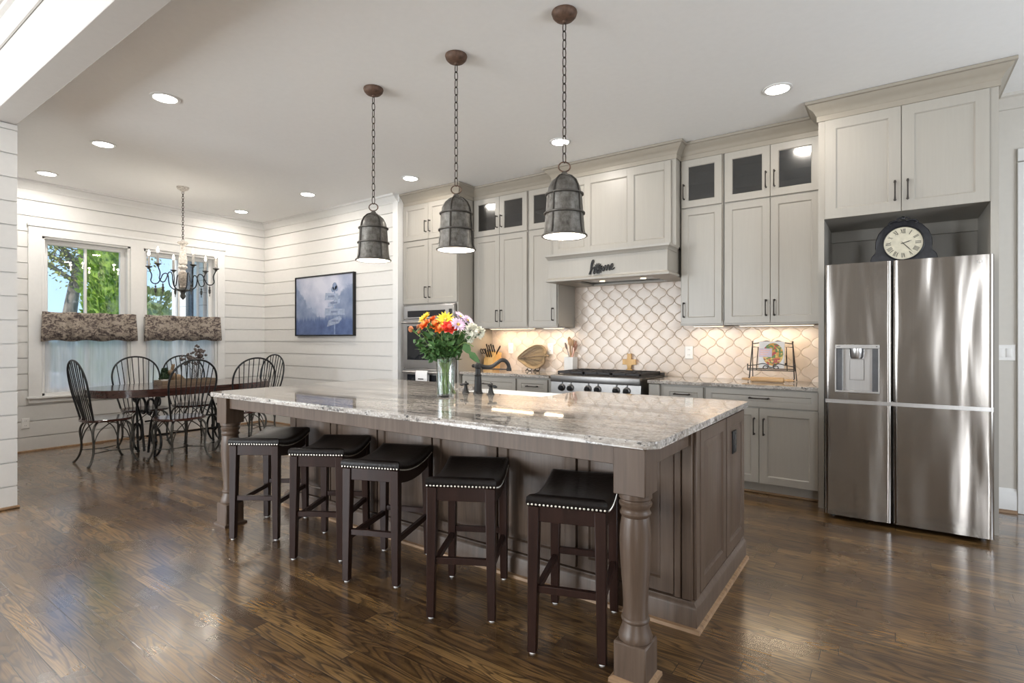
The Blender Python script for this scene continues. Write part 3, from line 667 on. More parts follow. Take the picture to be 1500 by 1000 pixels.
# arabesque tile backsplash
def backsplash():
    mb = MB(); TW, TH = .160, .168; y0 = YB-.004
    regions = [(-4.044, -.447, .90, 1.393), (-2.886, -1.575, 1.393, 1.86)]
    cur = []
    for q in range(4):
        for k in range(7):
            t = k/7; off = .008*math.sin(2*PI*t)
            x, z = TW/2*t, TH/2*(1-t); L = math.hypot(TW, TH); nx, nz = TH/L, TW/L
            x -= nx*off; z -= nz*off
            cur.append([(x, z), None, None, None][0] if q == 0 else (x, z))
    quad = cur[:7]
    out = [(x, z) for x, z in quad]                                   # top -> right
    out += [(x, -z) for x, z in [(TW/2, 0)]+quad[:0:-1]]              # right -> bottom
    out += [(-x, -z) for x, z in quad]                                # bottom -> left
    out += [(-x, z) for x, z in [(TW/2, 0)]+quad[:0:-1]]              # left -> top
    for rx0, rx1, rz0, rz1 in regions:
        mb.mi = 1; mb.poly([(rx0, y0, rz0), (rx1, y0, rz0), (rx1, y0, rz1), (rx0, y0, rz1)]); mb.mi = 0
        t2 = MB()
        nx = int((rx1-rx0)/TW)+4; nz = int((rz1-rz0)/(TH/2))+4
        i0 = math.floor(rx0/TW)-1; j0 = math.floor((rz0-.9)/(TH/2))-1
        for j in range(j0, j0+nz):
            for i in range(i0, i0+nx):
                cx = (i+.5*(j % 2))*TW; cz = .9+j*TH/2
                if cx < rx0-TW or cx > rx1+TW or cz < rz0-TH or cz > rz1+TH: continue
                R = [[t2.bm.verts.new((cx+x*s, y0-d, cz+z*s)) for x, z in out] for s, d in ((.99, .0), (.985, .0018), (.96, .0042), (.88, .0055))]
                n = len(out)
                for a, b in zip(R, R[1:]):
                    for k in range(n): t2.face([a[k], a[(k+1) % n], b[(k+1) % n], b[k]])
                t2.face(R[-1])
        for co, no in (((rx0, 0, 0), (1, 0, 0)), ((rx1, 0, 0), (-1, 0, 0)), ((0, 0, rz0), (0, 0, 1)), ((0, 0, rz1), (0, 0, -1))):
            bmesh.ops.bisect_plane(t2.bm, geom=t2.bm.verts[:]+t2.bm.edges[:]+t2.bm.faces[:], plane_co=co, plane_no=no, clear_inner=True)
        me = bpy.data.meshes.new('tmp'); t2.bm.to_mesh(me); t2.bm.free(); mb.bm.from_mesh(me); bpy.data.meshes.remove(me)
    return struct(mb.build('wall_backsplash', ['tile', 'grout'], angle=14))
backsplash()

# under-cabinet lights (warm)
for x0, x1, e, lab in ((-3.95, -3.33, 1.7, 'warm light strip under the wall cabinet beside the oven tower'), (-3.20, -2.94, .8, 'warm light strip under the narrow cabinet left of the hood'), (-1.53, -1.25, .6, 'warm light strip under the narrow cabinet right of the hood'), (-1.12, -.52, 1.2, 'warm light strip under the wall cabinet left of the refrigerator')):
    xm = (x0+x1)/2; t = thing('under_cabinet_light', lab, 'light strip', (xm, 5.17, 1.405))
    MB().box(x0, x1, 5.14, 5.2, 1.388, 1.4045, .002).build('housing', 'trimw', t)
    MB().box(x0+.01, x1-.01, 5.15, 5.19, 1.385, 1.389).build('diffuser', 'glow', t)
    l = lamp('strip_lamp', 'AREA', (0, 0, -.024), e, AMBER if x0 < -3.3 else (1, .80, .56), shape='RECTANGLE', size=x1-x0-.03, size_y=.035); l.parent = t

# range hood
hd = thing('range_hood', 'greige paneled wooden range hood with crown above the range', 'range hood', (-2.23, YB, 1.85))
MB().box(-2.88, -1.585, 4.83, YB-.004, 2.115, 2.905).box(-2.875, -1.59, 4.835, YB-.004, 2.905, 3.046).build('chimney_box', 'cab', hd)
mb = MB(); mp = lambda u, v, d: (u, 4.83-d, v)
xs = [-2.86, -2.80, -2.50, -2.435, -2.045, -1.98, -1.685, -1.625]; z0, z1, t = 2.118, 2.895, .022
for a, b in ((0, 1), (2, 3), (4, 5), (6, 7)): mb.box(xs[a], xs[b], 4.83-t, 4.832, z0, z1, .0015)
for a, b in ((1, 2), (3, 4), (5, 6)):
    mb.box(xs[a], xs[b], 4.83-t, 4.832, z1-.075, z1); mb.box(xs[a], xs[b], 4.83-t, 4.832, z0, z0+.075)
    mb.rings(mp, xs[a], xs[b], z0+.075, z1-.075, [(0, t), (.005, t-.005), (.010, t-.013)], back=False)
mb.build('front_panel', 'cab', hd)
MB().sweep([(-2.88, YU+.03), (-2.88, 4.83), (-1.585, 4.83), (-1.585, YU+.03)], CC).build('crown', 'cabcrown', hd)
mb = MB(); mb.box(-2.835, -1.607, 4.665, 4.69, 1.862, 2.095, .002)
mb.box(-2.835, -2.812, 4.69, YB-.012, 1.862, 2.115); mb.box(-1.63, -1.607, 4.69, YB-.012, 1.862, 2.115); mb.box(-2.835, -1.607, 4.668, YB-.012, 2.095, 2.117)
mb.build('mantel', 'cab', hd)
LP = [(0, 2.065), (.006, 2.067), (.012, 2.085), (.026, 2.098), (.028, 2.117), (0, 2.117)]
MB().sweep([(-2.835, 4.9), (-2.835, 4.665), (-1.607, 4.665), (-1.607, 4.9)], LP).build('ledge_molding', 'cab', hd)
BP = [(0, 1.845), (.02, 1.845), (.023, 1.853), (.02, 1.864), (.006, 1.872), (0, 1.885)]
MB().sweep([(-2.835, YB-.4), (-2.835, 4.665), (-1.607, 4.665), (-1.607, YB-.4)], BP).build('bottom_molding', 'cab', hd)
mb = MB(); mb.box(-2.835, -1.607, 4.665, 4.80, 1.845, 1.864); mb.box(-2.835, -2.62, 4.80, YB-.012, 1.845, 1.864); mb.box(-1.80, -1.607, 4.80, YB-.012, 1.845, 1.864); mb.box(-2.62, -1.80, 5.24, YB-.012, 1.845, 1.864)
mb.build('underside', 'cab', hd)
MB().box(-2.62, -1.80, 4.80, 5.24, 1.87, 1.885).build('liner', 'steel2', hd)
for x in (-2.42, -1.98):
    b = MB().lathe([(.002, 1.862), (.028, 1.862), (.028, 1.868), (.002, 1.868)], (x, 5.05, 0), 20).build('lamp', 'glow', hd)
    l = lamp('hood_lamp', 'SPOT', (x-hd.location.x, 5.05-hd.location.y, -.002), 5.0, (1, .84, .64), (math.radians(-20), 0, 0), spot_size=2.4, spot_blend=0.8, shadow_soft_size=.04); l.parent = hd

# the word on the hood: a black metal script "home" with a flower for the o
hs = thing('home_sign', 'black script word sign reading home on the range hood mantel', 'sign', (-2.235, 4.655, 1.93))
def ink(pts, r=.0065, n=5): return MB().tube([(hs.location.x+x, 4.654, 1.947+z) for x, z, *_ in [tuple(p) for p in spline([(a, b, 0) for a, b in pts], n)]], r, 6)
ink([(-.135, -.055), (-.120, -.02), (-.100, .04), (-.085, .072), (-.098, .076), (-.112, .04), (-.118, -.01), (-.122, -.058)], .0065).build('letter_h', 'black', hs)
ink([(-.122, -.045), (-.108, -.008), (-.090, .006), (-.082, -.012), (-.088, -.045), (-.076, -.05)], .0065).build('letter_h', 'black', hs)
mb = MB()
for k in range(14):
    a = 2*PI*k/14
    mb.tube([(-2.235-.04+.014*math.cos(a), 4.654, 1.942+.014*math.sin(a)), (-2.235-.04+.034*math.cos(a+.1), 4.653, 1.942+.034*math.sin(a+.1)), (-2.235-.04+.05*math.cos(a), 4.654, 1.942+.055*math.sin(a))], [.004, .0085, .002], 6)
mb.ball((-2.275, 4.653, 1.942), .021, 12, (1, .35, 1)); mb.build('flower_letter_o', 'black', hs)
ink([(.008, -.035), (.016, .012), (.020, -.030), (.032, .016), (.044, .010), (.046, -.028), (.060, .020), (.072, .014), (.073, -.022), (.082, -.028)], .006).build('letter_m', 'black', hs)
ink([(.080, -.026), (.098, -.004), (.112, .018), (.106, .030), (.092, .018), (.090, -.008), (.102, -.024), (.130, -.006)], .006).build('letter_e', 'black', hs)

# refrigerator surround
fc = thing('refrigerator_cabinet', 'tall greige surround with two doors above the refrigerator', 'cabinet', (.065, YB, 0)); f = 4.65
mb = MB()
for q in ((-.443, -.405, f, YB-.004, 0, 2.905), (.535, .575, f, YB-.004, 0, 2.905), (-.405, .535, f, YB-.004, 2.17, 2.905), (-.44, .572, f+.004, YB-.004, 2.905, 3.046), (-.405, .535, YB-.03, YB-.004, .0, 2.17), (-.405, .535, YB-.06, YB-.03, 2.08, 2.17)): mb.box(*q)
mb.build('carcass', 'cab', fc)
shaker(fc, -.398, .062, 2.165, 2.90, 4.63, handle=(.028, 2.31), s=.07); shaker(fc, .066, .528, 2.165, 2.90, 4.63, handle=(.10, 2.31), s=.07)
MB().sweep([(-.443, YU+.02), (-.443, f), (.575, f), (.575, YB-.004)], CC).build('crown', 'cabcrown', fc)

# refrigerator
fr = thing('refrigerator', 'stainless four-door refrigerator with a water dispenser', 'refrigerator', (.07, 4.8, 0))
MB().box(-.375, .515, 4.475, 5.24, .03, 1.775, .004).build('body', 'blackp', fr)
mb = MB()
for x in (-.34, .48):
    for y in (4.52, 5.2): mb.cyl((x, y, 0), (x, y, .035), .02, 10)
mb.build('feet', 'blackp', fr)
def fdoor(x0, x1, z0, z1, hole=None):
    # slightly bowed front made of vertical strips
    mb = MB(); n = 16; bow = .005
    def yf(u):
        t = (u-x0)/(x1-x0); e = min(t, 1-t)*(x1-x0); return 4.400-bow*math.sin(PI*t)**.6+bow+(.012*(1-min(1, e/.018))**2)
    us = sorted({x0+(x1-x0)*k/n for k in range(n+1)} | {x0+.004, x0+.009, x0+.018, x1-.004, x1-.009, x1-.018} | (set(hole[:2]) if hole else set()))
    zs = sorted({z0, z1} | (set(hole[2:]) if hole else set()))
    g = [[mb.bm.verts.new((u, yf(u), z)) for z in zs] for u in us]; bk = [[mb.bm.verts.new((u, 4.468, z)) for z in (z0, z1)] for u in us]
    for i in range(len(us)-1):
        for j in range(len(zs)-1):
            if hole and us[i] >= hole[0]-1e-6 and us[i+1] <= hole[1]+1e-6 and zs[j] >= hole[2]-1e-6 and zs[j+1] <= hole[3]+1e-6: continue
            mb.face([g[i][j], g[i+1][j], g[i+1][j+1], g[i][j+1]])
        mb.face([g[i][-1], g[i+1][-1], bk[i+1][1], bk[i][1]]); mb.face([g[i][0], bk[i][0], bk[i+1][0], g[i+1][0]]); mb.face([bk[i][0], bk[i][1], bk[i+1][1], bk[i+1][0]])
    mb.face([*g[0], bk[0][1], bk[0][0]]); mb.face([*g[-1], bk[-1][1], bk[-1][0]])
    return mb.build('door', 'steel', fr, angle=50)
DH = (-.318, -.058, .905, 1.232)
dl = fdoor(-.380, .008, .848, 1.795, DH); dr = fdoor(.016, .525, .848, 1.795)
fdoor(-.380, .008, .035, .822); fdoor(.016, .525, .035, .822)
MB().box(-.378, .523, 4.425, 4.475, .822, .848).build('handle_recess', 'steel2', fr)
mb = MB(); mb.box(DH[0], DH[1], 4.398, 4.41, 1.205, 1.232, .002); mb.box(DH[0], DH[0]+.008, 4.398, 4.46, .905, 1.205); mb.box(DH[1]-.008, DH[1], 4.398, 4.46, .905, 1.205); mb.box(DH[0], DH[1], 4.396, 4.46, .900, .912, .002); mb.box(DH[0], DH[1], 4.46, 4.466, .905, 1.232)
ds = mb.build('dispenser', 'steel2', dl)
for a, b in ((-.31, -.275), (-.10, -.066)): MB().box(a, b, 4.41, 4.46, .912, 1.205).build('dispenser_side', 'seed', dl)
MB().rings(lambda u, v, d: (u, 4.455-d, v), -.232, -.147, .985, 1.13, [(0, 0), (0, .004), (.002, .006)]).build('dispenser_paddle', 'steel2', dl)
MB().lathe([(.032, 1.135), (.040, 1.15), (.040, 1.165), (.042, 1.17), (.042, 1.205), (.002, 1.206)], (-.19, 4.425, 0), 20).build('dispenser_nozzle', 'steel2', dl)
MB().box(-.308, -.285, 4.3965, 4.399, 1.217, 1.221).box(-.078, -.070, 4.3965, 4.399, 1.216, 1.222).build('dispenser_mark', 'seed', dl)
mb = MB(); mb.tube([(.452+.009*math.cos(a), 4.4, 1.752+.009*math.sin(a)) for a in [2*PI*k/16 for k in range(16)]], .0012, 5, True)
mb.box(.466, .469, 4.397, 4.401, 1.744, 1.760).box(.469, .475, 4.397, 4.401, 1.744, 1.747).build('maker_mark', 'steel2', dr)

# range
rg = thing('range', 'stainless gas range with six black knobs and iron grates under the hood', 'range', (-2.33, 5.0, 0))
MB().box(-2.80, -1.852, 4.70, 5.30, .08, .905, .003).box(-2.78, -1.87, 4.74, 5.28, 0, .08).build('body', 'steel3', rg)
MB().box(-2.80, -1.852, 4.645, 4.72, .845, .912, .01, 2).build('front_rail', 'steel3', rg, angle=20)
cp = MB().prism([(4.655, .72), (4.70, .72), (4.70, .85), (4.672, .85)], -2.80, -1.852, mp=lambda y, z, x: (x, y, z)).build('control_panel', 'steel3', rg)
for x in (-2.675, -2.577, -2.385, -2.282, -2.092, -1.988):
    k = MB().lathe([(.036, 0), (.036, .006), (.030, .010), (.027, .014)], n=24, mat=Matrix.Translation((x, 4.662, .79)) @ Matrix.Rotation(PI/2+.12, 4, 'X')).build('knob_ring', 'steel3', cp)
    MB().lathe([(.024, .012), (.025, .03), (.022, .042), (.002, .044)], n=20, mat=Matrix.Translation((x, 4.662, .79)) @ Matrix.Rotation(PI/2+.12, 4, 'X')).build('knob', 'blackp', cp)
    MB().box(x-.004, x+.004, 4.655, 4.668, .825, .85, .001).build('knob_marker', 'trimw', cp)
od = MB().box(-2.795, -1.857, 4.665, 4.70, .16, .70, .005).build('oven_door', 'steel3', rg)
MB().box(-2.62, -2.03, 4.662, 4.667, .30, .56, .001).build('window', 'dglass', od)
b = MB().cyl((-2.76, 4.61, .66), (-1.89, 4.61, .66), .014, 12)
for x in (-2.72, -1.93): b.cyl((x, 4.61, .66), (x, 4.67, .66), .011, 8)
b.build('handle', 'steel3', od)
MB().box(-2.79, -1.86, 4.74, 5.28, .905, .914, .002).build('cooktop', 'iron', rg)
MB().box(-2.80, -1.852, 5.27, 5.30, .9, .935, .003).build('back_rail', 'steel3', rg)
for i in range(3):
    x0 = -2.765+i*.295; x1 = x0+.290; g = MB()
    for a, b, c, d in ((x0, x1, 4.735, 4.752), (x0, x1, 5.245, 5.262), (x0, x0+.014, 4.735, 5.262), (x1-.014, x1, 4.735, 5.262), (x0, x1, 4.99, 5.006)): g.box(a, b, c, d, .926, .949, .002)
    for yc in (4.87, 5.125):
        for k in range(6):
            a = PI/3*k+PI/6; cx = (x0+x1)/2
            g.box(-.06, .06, -.005, .005, .930, .949, mat=Matrix.Translation((cx+.082*math.cos(a), yc+.075*math.sin(a), 0)) @ Matrix.Rotation(a, 4, 'Z'))
    for sx in (x0+.007, x1-.007):
        for yy in (4.744, 5.253): g.box(sx-.006, sx+.006, yy-.006, yy+.006, .912, .93)
    g.build('grate', 'iron', rg)
    for yc in (4.87, 5.125):
        MB().lathe([(.045, .914), (.048, .92), (.040, .926), (.028, .927), (.026, .934), (.002, .936)], ((x0+x1)/2, yc, 0), 18).build('burner', 'rust', rg)

# ------------------------------------------------------------------ island
il = thing('kitchen_island', 'taupe wooden island with turned legs and raised panels', 'island', (-2.28, 2.6, 0))
IX0, IX1, IY0, IY1 = -3.755, -.712, 2.385, 3.33
MB().box(IX0, -2.682, IY0, IY1, .02, .871).box(-1.798, IX1, IY0, IY1, .02, .871).box(-2.682, -1.798, IY0, 2.89, .02, .871).box(-2.682, -1.798, 2.89, IY1, .02, .65).build('body', 'isl', il)
BM = [(0, 0), (.030, 0), (.030, .095), (.026, .105), (.018, .112), (.014, .122), (0, .128)]
MB().sweep([(IX0, IY1), (IX0, IY0), (IX1, IY0), (IX1, IY1)], BM, side=1).build('base_molding', 'isl', il)
MB().sweep([(IX0-.03, IY1), (IX0-.03, IY0-.03), (IX1+.03, IY0-.03), (IX1+.03, IY1)], [(0, 0), (.016, 0), (.013, .014), (0, .019)]).build('shoe_molding', 'shoe', il)
RP = [(0, 0), (0, .018), (.002, .020), (.058, .020), (.066, .010), (.074, .010), (.100, .019)]
fm = lambda u, v, d: (u, IY0-d, v); em = lambda u, v, d: (IX1+d, u, v)
w = (IX1-.07-IX0-.03)/6
for k in range(6):
    a = IX0+.03+k*w
    MB().rings(fm, a+.006, a+w-.006, .135, .845, RP).build('panel', 'isl', il)
    if k in (1, 2, 4):
        for s in (-1, 1):
            h = MB(); hx = a+w/2+s*.05; h.box(hx-.02, hx+.02, IY0-.034, IY0-.016, .775, .83, .004); h.build('bin_latch', 'black', il)
for x0, x1 in ((IX1-.075, IX1-.045), (IX1-.040, IX1+.004)): MB().box(x0, x1, IY0-.016, IY0+.01, .125, .87, .003).build('corner_stile', 'isl', il)
for y0, y1 in ((2.45, 2.905), (2.925, 3.325)): MB().rings(em, y0, y1, .135, .862, RP).build('end_panel', 'isl', il)
MB().box(IX1, IX1+.02, IY0+.002, IY0+.055, .125, .87, .003).build('corner_stile', 'isl', il)
op = MB().rings(em, 3.03, 3.115, .655, .775, [(0, .018), (0, .024), (.004, .027)]).build('outlet', 'black', il)
for dz in (-.028, .028): MB().rings(em, 3.055, 3.09, .715+dz-.016, .715+dz+.016, [(0, .027), (.003, .030)]).build('socket', 'blackp', op)
# apron under the top and turned legs
mb = MB(); mb.box(-3.655, -.84, 1.872, 1.905, .800, .872, .002); mb.box(-.755, -.722, 1.97, IY0, .800, .872, .002); mb.box(-3.765, -3.735, 1.97, IY0, .800, .872, .002); mb.build('apron', 'isl', il)
LEG = [(.050, .150), (.061, .153), (.063, .165), (.058, .18), (.050, .200), (.0465, .218), (.051, .222), (.053, .228), (.051, .234), (.0465, .238), (.0455, .26), (.0455, .29), (.049, .35), (.0545, .42), (.0585, .49), (.0590, .53), (.057, .57), (.052, .602), (.050, .610), (.056, .616), (.058, .624), (.054, .631), (.052, .638), (.054, .645), (.060, .652), (.061, .662), (.055, .668), (.055, .674), (.061, .680), (.061, .70)]
for cx, cy in ((-.7805, 1.913), (-3.722, 1.913)):
    h = .0625; mb = MB(); mb.box(cx-h, cx+h, cy-h, cy+h, .697, .872, .003); mb.box(cx-h, cx+h, cy-h, cy+h, 0, .152, .006)
    mb.lathe(LEG, (cx, cy, 0), 40); lg = mb.build('leg', 'isl', il)
    MB().sweep([(cx-h, cy-h), (cx+h, cy-h), (cx+h, cy+h), (cx-h, cy+h)], [(0, 0), (.014, 0), (.013, .014), (0, .022)], closed=True).build('foot_molding', 'shoe' if cx > -2 else 'isl', lg)
def rounded(P, rad, n=5):
    out = []; N = len(P)
    for i in range(N):
        p, a, b = Vector(P[i]), Vector(P[i-1]), Vector(P[(i+1) % N]); r = rad[i]
        if not r: out.append(tuple(p)); continue
        u, v = (a-p).normalized(), (b-p).normalized(); c = p+(u+v)*r
        for k in range(n+1):
            t = k/n*PI/2; q = c-v*r*math.cos(t)-u*r*math.sin(t); out.append(tuple(q))
    return out
ctop = rounded([(-3.885, 1.845), (-.68, 1.845), (-.68, 3.40), (-1.80, 3.40), (-1.80, 2.885), (-2.68, 2.885), (-2.68, 3.40), (-3.885, 3.40)], [.03, .045, .03, .05, 0, 0, .05, .03])
slab('countertop', ctop, .873, .903, 'large polished granite top of the island holding the flower vase', .007)
# farmhouse sink let into the far side of the island
sk = MB(); sx0, sx1, sy0, sy1, sz0, sz1, tk = -2.675, -1.805, 2.90, 3.43, .66, .872, .028
sk.box(sx0, sx1, sy1-tk, sy1, sz0, sz1, .008, 2); sk.box(sx0, sx1, sy0, sy0+tk, sz0, sz1, .004); sk.box(sx0, sx0+tk, sy0+tk, sy1-tk, sz0, sz1, .004); sk.box(sx1-tk, sx1, sy0+tk, sy1-tk, sz0, sz1, .004); sk.box(sx0+tk, sx1-tk, sy0+tk, sy1-tk, sz0, sz0+.03)
si = sk.build('farmhouse_sink', 'white_ceramic', angle=20); tag(si, 'white apron-front sink in the far side of the island', 'sink')
# faucet
fx, fy, fz = -2.268, 2.825, .903
fa = thing('faucet', 'black bridge-style faucet with an S-shaped spout on the island', 'faucet', (fx, fy, fz))
MB().lathe([(.034, 0), (.034, .006), (.028, .012), (.0255, .03), (.024, .09), (.022, .118), (.025, .122), (.025, .128), (.019, .132), (.017, .168), (.026, .176), (.028, .188), (.023, .198), (.016, .204), (.010, .212), (.012, .222), (.008, .232), (.002, .236)], (fx, fy, fz), 20).build('body', 'black', fa)
sp_ = [(.02, .185), (.06, .178), (.10, .182), (.135, .203), (.165, .222), (.195, .218), (.215, .196), (.222, .172), (.222, .160)]
ca, sa = .88, .47
MB().tube(spline([(fx+a*.55, fy+a*.84, fz+b) for a, b in sp_], 5), .0135, 10).lathe([(.018, -.012), (.019, .0), (.015, .012)], (fx+.222*.55, fy+.222*.84, fz+.16), 14).build('spout', 'black', fa)
MB().tube([(fx+.22*.55, fy+.22*.84, fz+.158), (fx+.12*.55, fy+.12*.84, fz+.163), (fx+.02, fy+.02, fz+.166)], .004, 6).build('spout_brace', 'black', fa)
MB().ball((fx-.03, fy-.012, fz+.187), .013, 10).build('side_knob', 'black', fa)
for s in (-1, 1):
    hx = fx+s*.108
    hb = MB().lathe([(.025, 0), (.025, .005), (.019, .012), (.015, .03), (.011, .05), (.015, .056), (.015, .064), (.009, .07), (.004, .08)], (hx, fy, fz), 16).build('handle', 'black', fa)
    MB().tube([(hx-s*.02, fy, fz+.062), (hx, fy, fz+.060), (hx+s*.02, fy, fz+.057), (hx+s*.036, fy, fz+.054), (hx+s*.05, fy, fz+.052)], [.008, .006, .0075, .0105, .005], 10).build('lever', 'black', hb)

# ------------------------------------------------------------------ bar stools
def make_stool():
    t = thing('bar_stool', '', 'stool', group='backless saddle bar stools')
    hx, hy = .160, .232
    zb = lambda y: .600-.036*(1-(y/hy)**2)
    mb = MB(); nx, ny = 10, 18; rows = []
    prof = [(0, 0), (-.004, .012), (-.002, .034), (.010, .046), (.03, .050)]
    def ring(i, d):
        pts = []; x, y = hx-i, hy-i
        for k in range(ny): pts.append((-x, -y+2*y*k/ny))
        for k in range(nx): pts.append((-x+2*x*k/nx, y))
        for k in range(ny): pts.append((x, y-2*y*k/ny))
        for k in range(nx): pts.append((x-2*x*k/nx, -y))
        return [mb.bm.verts.new((a, b, zb(b)+d)) for a, b in pts]
    R = [ring(i, d) for i, d in prof]
    for a, b in zip(R, R[1:]):
        n = len(a)
        for k in range(n): mb.face([a[k], a[(k+1) % n], b[(k+1) % n], b[k]])
    top = R[-1]; L = top[:ny+1]; Rr = list(reversed(top[ny+nx:2*ny+nx+1])); prev = L
    for k in range(1, nx+1):
        x = -(hx-.03)+2*(hx-.03)*k/nx
        if k == nx: cur = Rr
        else: cur = [top[-k]]+[mb.bm.verts.new((x, v.co.y, zb(v.co.y)+.050+.008*math.sin(PI*k/nx)*math.sin(PI*(j+1)/ny))) for j, v in enumerate(L[1:-1])]+[top[ny+k]]
        for j in range(ny): mb.face([prev[j], prev[j+1], cur[j+1], cur[j]])
        prev = cur
    mb.face(list(reversed(R[0])))
    mb.build('seat', 'leather', t, angle=60)
    nb = MB()
    for k in range(20):
        x = -hx+.006+(2*hx-.012)*k/19
        for y in (-hy-.003, hy+.003): nb.ball((x, y, .606), .0048, 6, (1, .6, 1))
    for k in range(1, 28):
        y = -hy+2*hy*k/28
        for x in (-hx-.003, hx+.003): nb.ball((x, y, zb(y)+.006), .0048, 6, (.6, 1, 1))
    nb.build('nailhead_trim', 'nail', t)
    lx, ly = .1345, .2065
    for sx, sy in ((-1, -1), (1, -1), (-1, 1), (1, 1)):
        m = MB(); a, b = .0235, .018
        lo = [(sx*(lx+.006)+p*b, sy*(ly+.008)+q*b, .006) for p, q in ((-1, -1), (1, -1), (1, 1), (-1, 1))]; hi = [(sx*lx+p*a, sy*ly+q*a, .597) for p, q in ((-1, -1), (1, -1), (1, 1), (-1, 1))]
        vl = [m.bm.verts.new(p) for p in lo]; vh = [m.bm.verts.new(p) for p in hi]
        for k in range(4): m.face([vl[k], vl[(k+1) % 4], vh[(k+1) % 4], vh[k]])
        m.face(vl[::-1]); m.face(vh)
        bmesh.ops.bevel(m.bm, geom=m.bm.edges[:], offset=.003, segments=1, affect='EDGES')
        lg = m.build('leg', 'sw', t)
        MB().cyl((sx*(lx+.006), sy*(ly+.008), 0), (sx*(lx+.006), sy*(ly+.008), .007), .013, 10).build('glide', 'plate', lg)
    for s in (-1, 1):
        MB().box(-.115, .115, s*(ly+.004)-.012, s*(ly+.004)+.012, .535, .598, .002).build('apron', 'sw', t)
        m = MB(); n = 12; V = []
        for k in range(n+1):
            y = -.19+.38*k/n; z1 = zb(y)-.001; z0 = z1-.06
            V.append([m.bm.verts.new((s*(lx+.004)+dx, y, z)) for dx, z in ((-.012, z0), (.012, z0), (.012, z1), (-.012, z1))])
        for a, b in zip(V, V[1:]):
            for k in range(4): m.face([a[k], a[(k+1) % 4], b[(k+1) % 4], b[k]])
        m.face(V[0]); m.face(V[-1][::-1]); m.build('apron', 'sw', t)
        MB().box(-.118, .118, s*(ly+.002)-.011, s*(ly+.002)+.011, .246, .276, .002).build('stretcher', 'sw', t)
        MB().box(s*(lx+.002)-.011, s*(lx+.002)+.011, -.19, .19, .214, .244, .002).build('stretcher', 'sw', t)
    return t
st = make_stool()
for i, (x, y, a, lab) in enumerate(((-3.414, 2.03, 32.5, 'black leather bar stool beside the far turned island leg, farthest from the refrigerator'), (-2.812, 2.07, 31, 'black leather bar stool second from the far turned island leg'), (-2.285, 2.06, 22, 'black leather bar stool in the middle of the five at the island'), (-1.695, 2.05, 28.6, 'black leather bar stool second from the near turned island leg'), (-1.120, 2.078, 18.3, 'black leather bar stool next to the near turned island leg'))):
    place(st, i, (x, y, 0), math.radians(a), lab)

# ------------------------------------------------------------------ pendants and chandelier
def links(mb, x, y, z0, z1, L=.044, r=.0028, w=.010):
    n = max(1, round((z1-z0)/(L-2.2*r*1.6))); step = (z1-z0)/n
    for i in range(n):
        z = z0+step*(i+.5); h = step/2+r*1.2; P = []
        for k in range(12):
            a = 2*PI*k/12; u, v = w*math.cos(a), h*(1 if math.sin(a) > 0 else -1)*abs(math.sin(a))**.6
            P.append((x+u, y, z+v) if i % 2 else (x+u*.5, y+u*.86, z+v))
        mb.tube(P, r, 5, True)
    return mb
PL = ['galvanized metal pendant lamp farthest from the refrigerator, over the far end of the island', 'middle galvanized metal pendant lamp, over the island flowers', 'galvanized metal pendant lamp nearest the refrigerator, in front of the range hood']
for i, x in enumerate((-3.003, -2.227, -1.450)):
    y = 2.555
    t = thing('pendant_lamp', PL[i], 'pendant lamp', (x, y, H), 'galvanized pendants over the island')
    MB().lathe([(.068, 3.0495), (.070, 3.043), (.064, 3.025), (.050, 3.010), (.028, 3.003), (.012, 3.0), (.010, 2.990), (.002, 2.988)], (x, y, 0), 28).build('canopy', 'rust', t)
    links(MB(), x, y, 2.232, 2.992, .058, .0029, .0095).build('chain', 'chain', t)
    MB().tube([(x+.026*math.cos(a), y+.018*math.cos(a), 2.207+.026*math.sin(a)) for a in [2*PI*k/20 for k in range(20)]], .004, 6, True).build('ring', 'rust', t)
    sh = [(.010, 2.180), (.018, 2.172), (.020, 2.160), (.045, 2.150), (.072, 2.125), (.088, 2.092), (.095, 2.055), (.099, 2.0), (.104, 1.93), (.110, 1.86), (.118, 1.832), (.119, 1.828)]
    inn = [(.115, 1.828), (.107, 1.86), (.101, 1.93), (.096, 2.0), (.092, 2.055), (.084, 2.09), (.068, 2.12), (.04, 2.145), (.001, 2.150)]
    mb = MB(); mb.lathe(sh, (x, y, 0), 40, cap=False); mb.mi = 1; mb.lathe(inn, (x, y, 0), 40, cap=False); mb.mi = 0
    mb.lathe([(.119, 1.828), (.115, 1.828)], (x, y, 0), 40, cap=False)
    s_ = mb.build('shade', ['galv', 'shadein'], t)
    for zz, rr in ((2.056, .100), (1.952, .1075), (1.831, .120)):
        MB().tube([(x+rr*math.cos(a), y+rr*math.sin(a), zz) for a in [2*PI*k/40 for k in range(40)]], .0060, 6, True).build('band', 'seam', s_)
    for k in range(4):
        a = (-1.75, -1.22, -1.66)[i]+PI/2*k
        MB().tube([(x+(r+.003)*math.cos(a), y+(r+.003)*math.sin(a), z) for r, z in sh[2:11]], .0048, 5).build('rib', 'seam', s_)
    MB().lathe([(.016, 2.150), (.017, 2.10), (.013, 2.085), (.002, 2.084)], (x, y, 0), 14).build('socket', 'bronze', t)
    MB().lathe([(.012, 2.085), (.016, 2.06), (.029, 2.02), (.030, 2.0), (.022, 1.978), (.002, 1.970)], (x, y, 0), 16).build('bulb', 'bulb', t)
    l = lamp('pendant_glow', 'POINT', (0, 0, 1.945-H), 13, (1, .93, .82), shadow_soft_size=.03); l.parent = t

